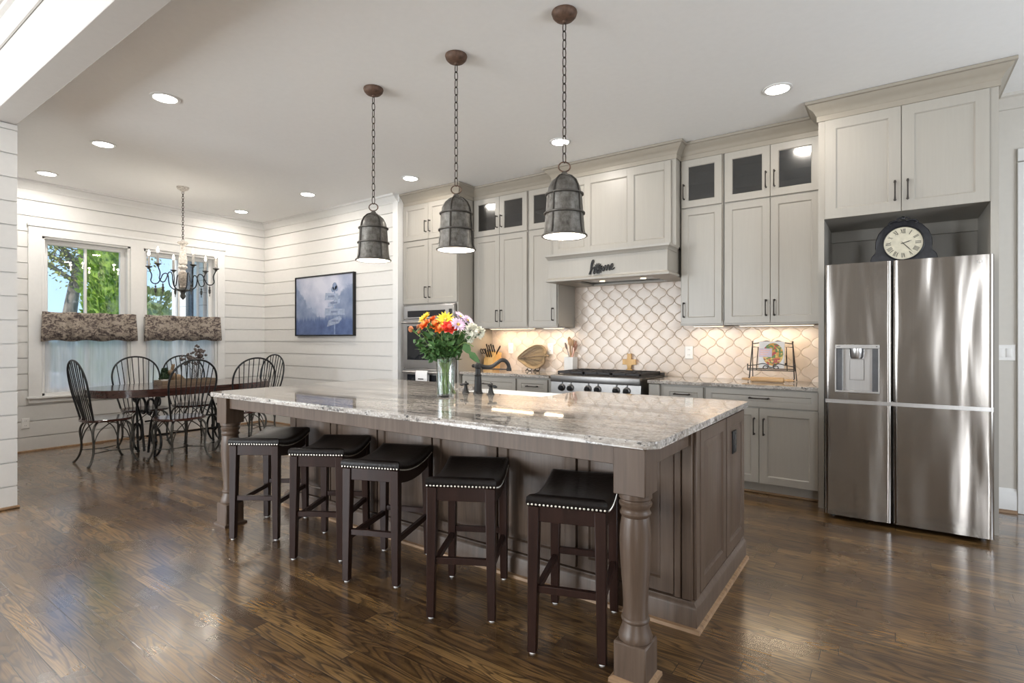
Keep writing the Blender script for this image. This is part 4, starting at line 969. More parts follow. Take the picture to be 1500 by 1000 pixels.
cx, cy = -6.775, 2.927
ch = thing('chandelier', 'six-arm iron and whitewashed wood chandelier over the dining table', 'chandelier', (cx, cy, H))
MB().lathe([(.066, 3.0495), (.066, 3.04), (.056, 3.022), (.026, 3.006), (.012, 2.995), (.002, 2.99)], (cx, cy, 0), 24).build('canopy', 'distress', ch)
links(MB(), cx, cy, 2.415, 2.995, .038, .0028, .009).build('chain', 'chain', ch)
MB().lathe([(.010, 2.425), (.055, 2.405), (.060, 2.392), (.030, 2.372), (.021, 2.345), (.026, 2.30), (.040, 2.23), (.046, 2.175), (.044, 2.15), (.030, 2.135), (.046, 2.12), (.048, 2.105), (.034, 2.09), (.026, 2.075), (.030, 2.06)], (cx, cy, 0), 24).build('column', 'distress', ch)
MB().lathe([(.030, 2.06), (.046, 2.04), (.047, 1.98), (.038, 1.92), (.028, 1.89), (.036, 1.88), (.030, 1.865)], (cx, cy, 0), 24).build('column_base', 'distress2', ch)
MB().lathe([(.030, 1.865), (.064, 1.85), (.066, 1.838), (.030, 1.825), (.022, 1.80), (.030, 1.775), (.024, 1.755), (.010, 1.74), (.002, 1.73)], (cx, cy, 0), 20).build('hub', 'wiron2', ch)
for k in range(6):
    a = math.radians(k*60+35.142-162); dx, dy = math.cos(a), math.sin(a)
    pt_ = lambda r, z: (cx+dx*r, cy+dy*r, z)
    arm = MB().tube(spline([pt_(r, z) for r, z in ((.03, 1.84), (.085, 1.848), (.130, 1.885), (.146, 1.95), (.150, 2.005), (.172, 2.035), (.205, 2.02), (.228, 1.965), (.258, 1.918), (.300, 1.915), (.325, 1.945), (.318, 1.985), (.318, 2.02), (.335, 2.06), (.345, 2.085))], 4), .0062, 6).build('arm', 'wiron', ch)
    MB().lathe([(.006, 2.075), (.016, 2.082), (.012, 2.09), (.034, 2.104), (.036, 2.110), (.006, 2.108)], (cx+dx*.345, cy+dy*.345, 0), 14).build('cup', 'wiron2', arm)
    MB().lathe([(.013, 2.106), (.013, 2.225), (.008, 2.232)], (cx+dx*.345, cy+dy*.345, 0), 12).build('candle', 'candle' if dx*.818+dy*.5756 < .5 else 'distress', arm)
    MB().lathe([(.005, 2.232), (.012, 2.245), (.013, 2.258), (.007, 2.282), (.001, 2.297)], (cx+dx*.345, cy+dy*.345, 0), 12).build('bulb', 'bulb', arm)
    MB().lathe([(.003, 1.915), (.004, 1.89), (.010, 1.884), (.010, 1.872), (.005, 1.866), (.014, 1.855), (.012, 1.82), (.003, 1.80), (.006, 1.79), (.001, 1.772)], (cx+dx*.278, cy+dy*.278, 0), 8).build('drop_finial', 'wiron2', arm)
    l = lamp('candle_glow', 'POINT', (dx*.345, dy*.345, 2.315-H), 1.1, (1, .9, .76), shadow_soft_size=.015); l.parent = ch

# ------------------------------------------------------------------ dining table and chairs
def sup(a, b, n, e=2.6, N=None):
    out = []
    for k in range(n):
        t = 2*PI*k/n; c, s = math.cos(t), math.sin(t)
        out.append((a*math.copysign(abs(c)**(2/e), c), b*math.copysign(abs(s)**(2/e), s)))
    return out
tx, ty = -6.70, 2.93
tb = thing('dining_table', 'oval cherry-brown dining table on scrolled iron by the windows', 'table', (tx, ty, 0))
mb = MB(); mb.prism([(tx+x, ty+y) for x, y in sup(.51, .955, 56)], .722, .752, .006); mb.prism([(tx+x, ty+y) for x, y in sup(.50, .945, 56)], .672, .7225, .004)
mb.build('tabletop', 'twood', tb, angle=20)
def spiral(c, r0, r1, a0, a1, n=26):
    return [(c[0]+(r0+(r1-r0)*k/n)*math.cos(a0+(a1-a0)*k/n), c[1]+(r0+(r1-r0)*k/n)*math.sin(a0+(a1-a0)*k/n)) for k in range(n+1)]
for yy in (2.52, 3.34):
    m = MB()
    for s in (-1, 1):
        P = spiral((.215, .20), .02, .185, 6.5, -PI/2, 34)+spiral((.10, .50), .16, .03, -.4, 5.6, 26)
        m.tube([(tx+s*u, yy, v+.0) for u, v in P], .0125, 7)
        m.tube([(tx+s*u, yy, v) for u, v in spiral((.30, .60), .075, .018, PI*1.1, -4.2, 22)], .009, 6)
        m.tube([(tx+s*.05, yy, .03), (tx+s*.12, yy, .36), (tx+s*.24, yy, .52), (tx+s*.33, yy, .665)], .0125, 7)
        m.ball((tx+s*.215, yy, .012), .016, 8)
    m.box(tx-.42, tx+.42, yy-.02, yy+.02, .655, .675)
    m.build('scroll_support', 'wiron', tb)
MB().tube([(tx, 2.52, .20), (tx, 3.34, .20)], .011, 8).build('stretcher', 'wiron', tb)
MB().tube([(tx-.03, 2.52, .36)]+[(tx+.16*math.cos(a), 2.93+.3*math.sin(a), .36) for a in [PI*1.35+k*.25 for k in range(2)]]+[(tx, 3.34, .36)], .009, 8).build('stretcher', 'wiron', tb)

def make_chair():
    t = thing('dining_chair', '', 'chair', group='bow-back chairs around the dining table')
    sx, sy = .225, .215
    mb = MB(); mb.prism([(x, y*(1.0)) for x, y in sup(sx, sy, 36, 2.7)], .437, .461, .007); mb.build('seat', 'twood', t, angle=20)
    hoop = [(-.185, -.165, .458), (-.215, -.195, .60), (-.243, -.222, .74), (-.246, -.243, .86), (-.205, -.263, .965), (-.115, -.276, 1.035), (0, -.281, 1.058)]
    hoop += [(-x, y, z) for x, y, z in hoop[-2::-1]]; HP = spline(hoop, 7)
    mb = MB(); mb.tube(HP, .0098, 8); mb.build('back_hoop', 'wiron', t)
    N = 8
    for k in range(N):
        u = -1+2*(k+.5)/N; x0 = u*.165; xt = u*.225
        q = min((p for p in HP if p.z > .72), key=lambda p: abs(p.x-xt))
        MB().tube([(x0, -.172+.02*abs(u), .455), ((x0+q.x)/2, (-.172+q.y)/2-.004, (.455+q.z)/2), tuple(q)], .0052, 6).build('spindle', 'wiron', t)
    for a, b in ((-1, -1), (1, -1), (-1, 1), (1, 1)):
        P = [(a*.115, b*.105, .437), (a*.165, b*.150, .40), (a*.182, b*.168, .33), (a*.172, b*.160, .22), (a*.172, b*.162, .13), (a*.188, b*.185, .05), (a*.205, b*.210, .012)]
        m = MB().tube(spline(P, 4), [.0105]*24+[.014], 7); m.ball((a*.205, b*.212, .010), .014, 8, (1, 1, .7)); m.build('leg', 'wiron2', t)
    for a, b, c, d in ((-1, -1, 1, -1), (-1, 1, 1, 1), (-1, -1, -1, 1), (1, -1, 1, 1)):
        p, q = Vector((a*.173, b*.162, .20)), Vector((c*.173, d*.162, .20)); mid = (p+q)/2
        MB().tube(spline([p, p.lerp(mid, .25)+Vector((0, 0, .13)), p.lerp(mid, .72)+Vector((0, 0, .205)), mid+Vector((0, 0, .225)), q.lerp(mid, .72)+Vector((0, 0, .205)), q.lerp(mid, .25)+Vector((0, 0, .13)), q], 4), .0055, 6).build('brace', 'wiron2', t)
    for s in (-1, 1): MB().tube([(s*.172, -.16, .13), (s*.10, 0, .13), (s*.172, .16, .13)], .0048, 6).build('stretcher', 'wiron2', t)
    MB().tube([(-.136, 0, .13), (.136, 0, .13)], .0048, 6).build('stretcher', 'wiron2', t)
    return t
chair = make_chair()
for i, (x, y, a, lab) in enumerate(((-6.64, 2.13, 0, 'bow-back iron dining chair at the near table end, farthest left in the photo'), (-6.105, 2.605, 98, 'bow-back iron dining chair with its back to the kitchen, directly left of the island leg'), (-6.09, 3.27, 92, 'bow-back iron dining chair with its back to the kitchen, partly hidden by the island corner'), (-7.165, 2.68, -90, 'bow-back iron dining chair facing the room in front of the mullion between the windows'), (-7.165, 3.22, -88, 'bow-back iron dining chair facing the room before the right window, behind the dried stems'), (-6.83, 3.84, 183, 'bow-back iron dining chair at the far table end near the shiplap corner'))):
    place(chair, i, (x, y, 0), math.radians(a), lab)

# things on the dining table
zt = .752
tr = thing('wooden_tray', 'shallow grey-brown wooden tray on the dining table', 'tray', (-6.69, 2.93, zt)); x0, x1, y0, y1 = -6.80, -6.58, 2.63, 3.21
MB().box(x0, x1, y0, y1, zt, zt+.012).build('tray_base', 'traywood', tr)
for q in ((x0, x0+.014, y0, y1), (x1-.014, x1, y0, y1), (x0+.014, x1-.014, y0, y0+.014), (x0+.014, x1-.014, y1-.014, y1)): MB().box(*q, zt+.012, zt+.055, .002).build('side', 'traywood', tr)
vz = zt+.0125; vx, vy = -6.69, 3.04
v = thing('glass_jar', 'clear glass jar with dried stems on the dining table tray', 'vase', (vx, vy, vz))
MB().lathe([(.002, 0), (.050, 0), (.052, .01), (.052, .15), (.040, .17), (.040, .195), (.037, .195), (.037, .17), (.048, .148), (.048, .012), (.002, .012)], (vx, vy, vz), 24, cap=False).build('jar', 'glass', v)
for k in range(9):
    a = k*2.4; sp = .02+.15*((k*37) % 10)/10; top = Vector((vx+math.cos(a)*sp, vy+math.sin(a)*sp*1.1, vz+.29+.16*((k*53) % 7)/7)); b = Vector((vx-math.cos(a)*.02, vy-math.sin(a)*.02, vz+.014))
    P = [b, b.lerp(top, .5)+Vector((0, 0, .03)), top]; s = thing('dried_stem', 'grey dried stem with seed heads in the jar on the dining table', 'dried flower', tuple(b), 'dried stems in the jar')
    MB().tube(spline(P, 4), .0022, 5).build('stalk', 'dry', s); m = MB()
    for j in range(9):
        q = P[1].lerp(top, .25+.75*j/8)+Vector((random.uniform(-1, 1), random.uniform(-1, 1), random.uniform(-.5, .6)))*.026
        m.ball(q, random.uniform(.012, .019), 6, (1, 1, .8))
    m.build('seed_heads', 'dry', s)
bx, by = -6.68, 2.80
m = MB(); m.ball((bx, by+.03, vz+.052), .055, 14, (.8, 1.15, .95)); m.ball((bx, by-.02, vz+.085), .04, 12, (.8, .9, 1.1)); m.ball((bx, by-.04, vz+.128), .033, 12, (.85, 1.1, .95))
for s in (-1, 1): m.tube(spline([(bx+s*.012, by-.03, vz+.15), (bx+s*.018, by-.022, vz+.185), (bx+s*.02, by-.012, vz+.225)], 4), [.007, .009, .0105, .011, .0115, .011, .009, .006, .002], 8, flat=.6)
for s in (-1, 1): m.ball((bx+s*.02, by-.035, vz+.014), .018, 8, (.8, 1.5, .75))
m.ball((bx, by+.09, vz+.045), .018, 8); tag(m.build('rabbit_figurine', 'brown'), 'brown rabbit figurine sitting in the dining table tray', 'figurine')
gx, gy = -6.70, 2.70
g = thing('potted_boxwood', 'small dark green shrub in a pale pot at the tray end', 'plant', (gx, gy, vz))
MB().lathe([(.002, 0), (.028, 0), (.036, .05), (.038, .055), (.033, .055), (.002, .045)], (gx, gy, vz), 16).build('pot', 'white_ceramic', g)
m = MB()
for k in range(420):
    u, t = random.random(), random.random()*2*PI; h = u*.13; r = .048*(1-u*.75)*random.uniform(.75, 1.05)
    m.leaf((gx+r*math.cos(t), gy+r*math.sin(t), vz+.05+h), (math.cos(t), math.sin(t), .5), .016, .011)
m.lathe([(.03, .05), (.042, .08), (.03, .13), (.008, .175)], (gx, gy, vz), 10); m.build('foliage', 'dgreen', g)

# valances and sheer curtains
def cloth(name, mats, parent, y0, y1, zrow, x, amp, per, n=120, ends=0.0):
    mb = MB(); rows = []
    ph = [random.uniform(-.8, .8) for _ in range(n+1)]
    for z, a, e in zrow:
        row = []
        for k in range(n+1):
            u = k/n; y = y0-e+(y1-y0+2*e)*u
            w = math.sin(u*per*2*PI+.7*math.sin(u*per*2.3+z*2)+ph[k]*.15)
            row.append(mb.bm.verts.new((x+amp*a*w+.004*math.sin(u*61), y, z+.006*a*math.sin(u*per*PI+z*9))))
        rows.append(row)
    for p, q in zip(rows, rows[1:]):
        for k in range(n): mb.face([p[k], p[k+1], q[k+1], q[k]])
    return mb.build(name, mats, parent)
for (y0, y1, lab, lab2) in ((1.915, 2.845, 'brown toile valance across the left dining window', 'white sheer panel under the left window valance'), (2.945, 3.90, 'brown toile valance across the right dining window', 'white sheer panel under the right window valance')):
    v = thing('valance', lab, 'curtain', (XL+.05, (y0+y1)/2, 1.4))
    c = cloth('fabric', 'toile', v, y0, y1, [(1.583, .7, 0), (1.560, .25, 0), (1.54, .22, 0), (1.527, .4, 0), (1.45, .8, .004), (1.36, 1.1, .010), (1.25, 1.3, .014)], XL+.062, .014, 6.5)
    sm = c.modifiers.new('thick', 'SOLIDIFY'); sm.thickness = .003
    r = MB().cyl((XL+.04, y0+.005, 1.55), (XL+.04, y1-.005, 1.55), .008, 8)
    for y in (y0+.02, y1-.02): r.cyl((XL, y, 1.55), (XL+.04, y, 1.55), .006, 8)
    r.build('curtain_rod', 'bronze', v)
    s = cloth('sheer_curtain', 'sheer', None, y0+.045, y1-.045, [(1.56, .6, 0), (1.2, .9, 0), (.9, 1.0, 0), (.632, 1.1, 0)], XL-.025, .010, 9)
    tag(s, lab2, 'curtain')

# framed picture on the shiplap wall
pc = thing('framed_picture', 'misty blue mountain signpost print in a thin black frame on shiplap', 'picture', (-6.40, YD-.02, 1.735)); px0, px1, pz0, pz1 = -7.055, -5.748, 1.313, 2.157
mb = MB(); mb.rings(lambda u, v, d: (u, YD-d, v), px0, px1, pz0, pz1, [(0, 0), (0, .045), (.014, .045), (.014, .03), (.014, 0)], cap=False); mb.build('frame', 'black', pc)
cv = MB().box(px0+.018, px1-.018, YD-.034, YD-.002, pz0+.018, pz1-.018).build('canvas', 'pic', pc, loc=(0, 0, 0))
mb = MB(); yq = YD-.0352
def flat(P, z=yq): mb.poly([(-6.40+a, z, 1.735+b) for a, b in P])
flat([(.235, -.40), (.265, -.40), (.262, .22), (.238, .22)])
mb.build('painted_post', 'sign2', cv)
BO = [([(.03, .07), (.33, .07), (.33, .15), (.05, .17)], 'b'), ([(.10, -.03), (.36, .02), (.37, .08), (.12, .035)], 'b'), ([(.03, -.14), (.47, -.14), (.46, -.06), (.04, -.04)], 'b'), ([(.08, -.295), (.34, -.25), (.40, -.19), (.36, -.15), (.12, -.21)], 'b')]
for P, _ in BO:
    mb = MB(); mb.poly([(-6.40+a, yq-.0006, 1.735+b) for a, b in P]); s = mb.build('painted_board', 'sign', cv)
    mb = MB(); c = (sum(p[0] for p in P)/len(P), sum(p[1] for p in P)/len(P))
    for k in range(5): mb.box(-6.40+c[0]-.07+k*.028, -6.40+c[0]-.054+k*.028, yq-.0014, yq-.0008, 1.735+c[1]-.012, 1.735+c[1]+.014)
    mb.build('painted_writing', 'sign3', s)
mb = MB()
for a, b, r in ((.25, .25, .05), (.21, .21, .035), (.29, .22, .035)): mb.poly([(-6.40+a+r*math.cos(t), yq-.0003, 1.735+b+r*1.1*math.sin(t)) for t in [2*PI*k/14 for k in range(14)]])
mb.build('painted_finial', 'sign2', cv)

# ------------------------------------------------------------------ bouquet on the island
RV, FV = Vector((.8177, .5756, 0)), Vector((-.5756, .8177, 0)); vx, vy, vz = -2.33, 2.57, .9032
v = thing('flower_vase', 'tall clear glass vase of mixed flowers on the granite island', 'vase', (vx, vy, vz))
MB().lathe([(.002, 0), (.053, 0), (.056, .006), (.0575, .08), (.060, .17), (.067, .248), (.069, .252), (.066, .252), (.0575, .17), (.055, .08), (.052, .014), (.002, .014)], (vx, vy, vz), 36, cap=False).build('glass_wall', 'vglass', v)
MB().lathe([(.002, .0145), (.0515, .0145), (.0545, .08), (.056, .145), (.002, .145)], (vx, vy, vz), 30).build('water', 'water', v)
def pxp(u, w, dep): return Vector((vx, vy, 0))+RV*((u-655)*.00437)+FV*dep+Vector((0, 0, 1.27-(w-496.5)*.00437))
def bloom(mb, kind, p, d, r):
    d = d.normalized(); a = d.cross(Vector((0, 0, 1))); a = a.normalized() if a.length > .1 else Vector((1, 0, 0)); b = d.cross(a)
    if kind == 'daisy':
        for lay, (n, L, up) in enumerate(((16, 1.0, .25), (14, .85, .5), (10, .6, .9))):
            for k in range(n):
                t = 2*PI*k/n+lay*.2+random.uniform(-.08, .08); o = a*math.cos(t)+b*math.sin(t)
                mb.leaf(p+o*r*.15, o+d*up*random.uniform(.8, 1.2), r*L*random.uniform(.9, 1.05), r*.30, up=d, cup=.1)
    elif kind == 'rose':
        mb.ball(p+d*r*.25, r*.42, 10)
        for n, rr, up, w in ((4, .38, 2.2, .9), (5, .55, 1.5, 1.0), (6, .72, 1.0, 1.0), (7, .9, .55, .95)):
            for k in range(n):
                t = 2*PI*k/n+rr*5; o = a*math.cos(t)+b*math.sin(t)
                mb.leaf(p+o*r*rr*.25-d*r*.25, o*.7+d*up*.7, r*(.75+.35*rr), r*w, up=d, cup=.35)
    elif kind == 'puff':
        for k in range(90):
            z = random.uniform(-.5, 1); t = random.random()*2*PI; q = math.sqrt(max(0, 1-z*z)); o = (a*math.cos(t)+b*math.sin(t))*q+d*z
            mb.leaf(p+o*r*.45, o+Vector((random.uniform(-.5, .5), random.uniform(-.5, .5), random.uniform(-.3, .3))), r*.6, r*.42, cup=.25)
    else:
        mb.ball(p, r*.6, 8, (1, 1, 1.25))
        for k in range(5):
            t = 2*PI*k/5; mb.leaf(p-d*r*.4, a*math.cos(t)*.5+b*math.sin(t)*.5+d, r*1.1, r*.6, up=d)
FL = [('yellow_flower', 'daisy', 'yel', 624.8, 466, 0, .036, 'yellow many-petaled bloom highest at the left of the bouquet'),
      ('yellow_flower', 'daisy', 'yel', 655.5, 469, -.02, .044, 'largest yellow many-petaled bloom at the top centre of the bouquet'),
      ('orange_rose', 'rose', 'org', 635.5, 467.5, .02, .024, 'orange rose right beside the left yellow bloom'),
      ('orange_rose', 'rose', 'org', 626, 476, -.04, .030, 'orange rose below the left yellow bloom'),
      ('orange_rose', 'rose', 'org', 641.5, 475, -.03, .031, 'orange rose in the middle between both yellow blooms'),
      ('orange_rose', 'rose', 'org', 648.5, 481, -.05, .028, 'lowest orange rose, left of the red bloom'),
      ('red_rose', 'rose', 'red', 662, 480, -.06, .036, 'bright red rose at the centre of the bouquet'),
      ('lilac_flower', 'daisy', 'lil', 675.5, 464, .03, .036, 'pale lilac bloom at the top right of the bouquet'),
      ('lilac_flower', 'daisy', 'lil', 674, 476, -.04, .042, 'lilac bloom next to the red rose'),
      ('lilac_flower', 'daisy', 'lil', 687, 470, .0, .034, 'lilac bloom above the white flowers at right'),
      ('white_flower', 'puff', 'wht', 694, 483, -.03, .036, 'white ruffled bloom nearest the lilac flowers'),
      ('white_flower', 'puff', 'wht', 703, 487, .0, .037, 'white ruffled bloom farthest right in the bouquet'),
      ('white_flower', 'puff', 'wht', 690, 495, -.02, .028, 'lowest white ruffled bloom on the right side'),
      ('rust_flower_bud', 'bud', 'bud', 605, 482, -.02, .022, 'small rust-coloured bud farthest left in the bouquet'),
      ('rust_flower_bud', 'bud', 'bud', 614.5, 478.5, .02, .018, 'small rust-coloured bud under the left yellow bloom'),
      ('rust_flower_bud', 'bud', 'bud', 617, 485, -.03, .016, 'small rust-coloured bud low at the left edge of the bouquet')]
for i, (nm, kind, mt, u, w, dep, r, lab) in enumerate(FL):
    r *= 1.28; p = pxp(u, w, dep); off = Vector((p.x-vx, p.y-vy, 0)); an = i*2.39
    base = Vector((vx-off.x*.22+.02*math.cos(an), vy-off.y*.22+.02*math.sin(an), vz+.018)); lip = Vector((vx+off.x*.24, vy+off.y*.24, vz+.25))
    t = thing(nm, lab, 'flower', tuple(base), 'flowers in the glass vase')
    d = (off.normalized()*.7 if off.length > .02 else Vector((0, 0, 0)))+Vector((0, 0, .8))-FV*.55
    S_ = spline([base, lip, lip.lerp(p, .6)+Vector((0, 0, .015)), p-d.normalized()*r*.3], 5)
    MB().tube(S_, .0031, 6).build('stem', 'stem', t)
    mb = MB(); bloom(mb, kind, p, d, r); bl = mb.build('bloom', mt, t, angle=80)
    if kind == 'daisy': MB().ball(p+d.normalized()*r*.14, r*.2, 8).build('flower_center', 'core', bl)
    mb = MB()
    for j in range(9):
        q = S_[6+j % (len(S_)-8)]; o = Vector((random.uniform(-1, 1), random.uniform(-1, 1), random.uniform(-.2, .8)))
        mb.leaf(q, o, random.uniform(.04, .075), random.uniform(.022, .04))
    mb.build('leaf', 'leaf', t, angle=80)
for i, (u, w, dep) in enumerate(((612, 500, .0), (620, 508, -.05), (632, 495, .05), (640, 505, -.06), (650, 497, .04), (660, 503, -.05), (668, 496, .05), (676, 503, -.02), (626, 520, .03), (684, 505, .04), (645, 515, -.04), (664, 515, .0))):
    p = pxp(u, w, dep); off = Vector((p.x-vx, p.y-vy, 0)); an = i*1.7+.4
    base = Vector((vx-off.x*.2+.03*math.cos(an), vy-off.y*.2+.03*math.sin(an), vz+.018)); lip = Vector((vx+off.x*.35, vy+off.y*.35, vz+.245))
    t = thing('greenery_sprig', 'green leafy sprig filling the bouquet between the blooms', 'foliage', tuple(base), 'leafy sprigs in the glass vase')
    S_ = spline([base, lip, p], 7); MB().tube(S_, .0024, 5).build('stem', 'stem', t); mb = MB()
    for j in range(34):
        q = S_[7+j % 8]+Vector((random.uniform(-1, 1), random.uniform(-1, 1), random.uniform(-1, 1)))*.016; o = Vector((random.uniform(-1, 1), random.uniform(-1, 1), random.uniform(-.4, .8)))
        mb.leaf(q, o, random.uniform(.032, .065), random.uniform(.018, .034))
    mb.build('leaf', 'leaf', t, angle=80)
base = Vector((vx+.01, vy+.02, vz+.018)); p = pxp(682, 502, -.04); p2 = pxp(697, 521, -.06)
t = thing('greenery_sprig', 'drooping sprig with two big leaves right of the vase', 'foliage', tuple(base), 'leafy sprigs in the glass vase')
MB().tube(spline([base, (vx+.03, vy+.015, vz+.25), p, p2+Vector((0, 0, .06))], 5), .003, 6).build('stem', 'stem', t)
MB().leaf(p, RV*.55+Vector((0, 0, -.9)), .085, .055, up=FV, cup=.08).build('leaf', 'leaf', t, angle=80)
MB().leaf(p+RV*.03+Vector((0, 0, -.05)), RV*.8+Vector((0, 0, -.85)), .11, .045, up=FV, cup=.1).build('leaf', 'leaf', t, angle=80)

# ------------------------------------------------------------------ things on the back counters
ct = .9003
kb = thing('knife_block', 'blond wooden knife block in the counter corner by the oven tower', 'knife block', (-3.915, 5.14, ct))
MB().prism([(5.06, ct), (5.20, ct), (5.25, 1.105), (5.145, 1.125), (5.075, 1.03)], -3.985, -3.845, .004, mp=lambda y, z, x: (x, y, z)).build('block', 'bwood', kb)
KD = Vector((0, -.42, .91)).normalized()
for i in range(7):
    r, c = divmod(i, 4); st_ = Vector((-3.965+c*.032+(.016 if r else 0), 5.135-.045*r+.01, 1.108-.055*r)); L = .115-.012*(i % 2)
    t = thing('kitchen_knife', 'black-handled knife standing in the knife block', 'knife', tuple(st_), 'knives in the wooden block')
    e = st_+KD*L; MB().tube([st_-KD*.01, st_+KD*.01, st_+KD*L*.5, e-KD*.012, e], [.007, .010, .0085, .0115, .008], 8, flat=.7).build('handle', 'blackp', t)
    MB().box(-.0012, .0012, -.010, .010, -.08, .0, mat=Matrix.Translation(st_) @ Euler((math.radians(24.8), 0, 0)).to_matrix().to_4x4()).build('blade', 'steel2', t)
t = thing('kitchen_scissors', 'black-handled scissors at the left side of the knife block', 'scissors', (-3.992, 5.10, 1.06))
for s in (-1, 1):
    c = Vector((-4.0+s*.017, 5.075, 1.125)); MB().tube([c+Vector((.015*math.cos(a), -.012*math.sin(a), .028*math.sin(a))) for a in [2*PI*k/16 for k in range(16)]], .005, 6, True).build('handle', 'blackp', t)
MB().tube([(-3.998, 5.085, 1.10), (-3.994, 5.10, 1.06)], .007, 6).build('blade', 'steel2', t)
t = thing('honing_rod', 'dark handle leaning out of the right of the knife block', 'honing rod', (-3.845, 5.14, 1.1))
MB().tube([(-3.85, 5.15, 1.085), (-3.83, 5.13, 1.115), (-3.76, 5.09, 1.175), (-3.745, 5.08, 1.19)], [.005, .009, .011, .007], 8).build('handle', 'sw', t)

hx, hy, hz = -3.37, 5.235, 1.065
hd_ = thing('heart_dish', 'heart-shaped carved tan dish standing on its stand against the tiles', 'dish', (hx, hy, ct))
HO = [(-.225, -.02), (-.13, .075), (-.02, .135), (.07, .142), (.135, .10), (.158, .045), (.150, .012), (.150, -.02), (.146, -.07), (.10, -.118), (.03, -.142), (-.05, -.132), (-.14, -.085)]
HP = [(q.x, q.y) for q in spline([(a, b, 0) for a, b in HO], 5, True)]
hm = lambda u, v, d: (hx+u, hy+v*.22-d, hz+v*.975)
mb = MB(); R = []
for s, d in ((1.0, -.012), (1.0, .020), (.955, .022), (.93, .012), (.7, -.004), (.4, -.008), (.05, -.009)):
    R.append([mb.bm.verts.new(hm(.0+(a-.0)*s, b*s, d)) for a, b in HP])
for a, b in zip(R, R[1:]):
    n = len(a)
    for k in range(n): mb.face([a[k], a[(k+1) % n], b[(k+1) % n], b[k]])
mb.face(R[-1]); mb.face(R[0][::-1]); mb.build('leaf_bowl', 'dishw', hd_, angle=50)
mb = MB()
for a, b in ((.06, .10), (.10, .055), (.02, .115), (-.05, .085), (.115, -.06), (.07, -.095), (.0, -.105), (-.07, -.085)):
    mb.tube([hm(-.20, -.017, .012), hm((a-.2)*.5+.0, b*.40, .0), hm(a, b, .008)], .0028, 5)
mb.tube([hm(-.21, -.018, .016), hm(-.02, .0, .006), hm(.145, .015, .016)], .006, 6); mb.build('carved_veins', 'traywood', hd_)
MB().tube([hm(.145, .012, .01), hm(.18, .016, .012), hm(.205, .010, .012)], [.012, .009, .012], 8).build('leaf_stalk', 'dishw', hd_)
mb = MB()
for x in (-.06, .05): mb.tube(spline([(hx+x, hy-.09, ct+.006), (hx+x, hy-.05, ct+.03), (hx+x, hy-.045, ct+.012), (hx+x, hy+.03, ct+.008), (hx+x, hy+.055, ct+.11)], 4), .005, 6)
mb.tube([(hx-.06, hy+.01, ct+.008), (hx+.05, hy+.01, ct+.008)], .004, 6); mb.build('stand', 'bronze', hd_)

kx, ky = -2.902, 5.258
ck = thing('utensil_crock', 'square white fluted crock of cooking utensils left of the range', 'crock', (kx, ky, ct))
def sq(h, z, fl=0.0):
    P = []
    for k in range(4):
        c0 = PI/4+PI/2*k
        a = Vector((math.cos(c0), math.sin(c0), 0))*h*1.414; b = Vector((math.cos(c0+PI/2), math.sin(c0+PI/2), 0))*h*1.414; nrm = (a+b).normalized()
        for j in range(18):
            t = j/18; q = a.lerp(b, t)+nrm*fl*(abs(math.sin(t*PI*6))-.5)*(1 if .02 < t < .98 else 0); P.append((kx+q.x, ky+q.y, z))
    return P
mb = MB(); R = [[mb.bm.verts.new(p) for p in sq(h, ct+z, f)] for h, z, f in ((.050, 0, 0), (.053, .006, .004), (.055, .165, .004), (.056, .172, 0), (.052, .172, 0), (.050, .03, 0))]
for a, b in zip(R, R[1:]):
    n = len(a)
    for k in range(n): mb.face([a[k], a[(k+1) % n], b[(k+1) % n], b[k]])
mb.face(R[0][::-1]); mb.face(R[-1]); mb.build('pot', 'white_ceramic', ck)
for nm, mt, dx, dy, L, hw, lab in (('serving_spoon', 'uten2', -.085, .0, .31, .026, 'grey spoon leaning left in the white crock'), ('wooden_spoon', 'uten1', -.03, .02, .36, .024, 'tallest wooden spoon in the white crock'), ('wooden_spatula', 'uten1', .005, -.02, .335, .03, 'wooden spatula in the middle of the white crock'), ('wooden_fork', 'uten1', .035, .02, .33, .022, 'wooden spoon leaning slightly right in the white crock'), ('serving_spoon', 'uten3', .075, .0, .325, .028, 'rose-tinted spoon leaning right in the white crock'), ('serving_spoon', 'uten3', .10, -.02, .30, .024, 'rose-tinted spoon leaning farthest right in the white crock')):
    b = Vector((kx-dx*.35, ky-dy*.4, ct+.033)); d = Vector((dx*1.25, dy, L)).normalized(); e = b+d*L
    t = thing(nm, lab, 'utensil', tuple(b), 'utensils in the white crock')
    MB().tube([b, b+d*(L-.06)], .0055, 7).build('shaft', mt, t)
    sd = Vector((1, 0, 0)); m4 = Matrix.Translation(e-d*.035) @ d.to_track_quat('Z', 'Y').to_matrix().to_4x4()
    mb = MB(); g = bmesh.ops.create_uvsphere(mb.bm, u_segments=12, v_segments=8, radius=1, matrix=m4 @ Matrix.Diagonal((hw, .007, .042, 1))); mb.build('head', mt, t)

cr = thing('wooden_cross', 'small carved wooden cross standing behind the range grates', 'cross', (-2.223, 5.285, .935))
mb = MB()
def cros(P): mb.prism(P, 5.274, 5.296, .003, mp=lambda x, z, y: (-2.223+x, y, .9355+z))
cros([(-.018, .02), (.018, .02), (.022, .07), (.075, .068), (.068, .098), (.075, .125), (.022, .122), (.018, .155), (.024, .185), (0, .178), (-.024, .185), (-.018, .155), (-.022, .122), (-.075, .125), (-.068, .098), (-.075, .068), (-.022, .07)])
mb.build('cross', 'bwood', cr)
MB().box(-2.255, -2.191, 5.272, 5.298, .9355, .956, .003).build('foot', 'bwood', cr)

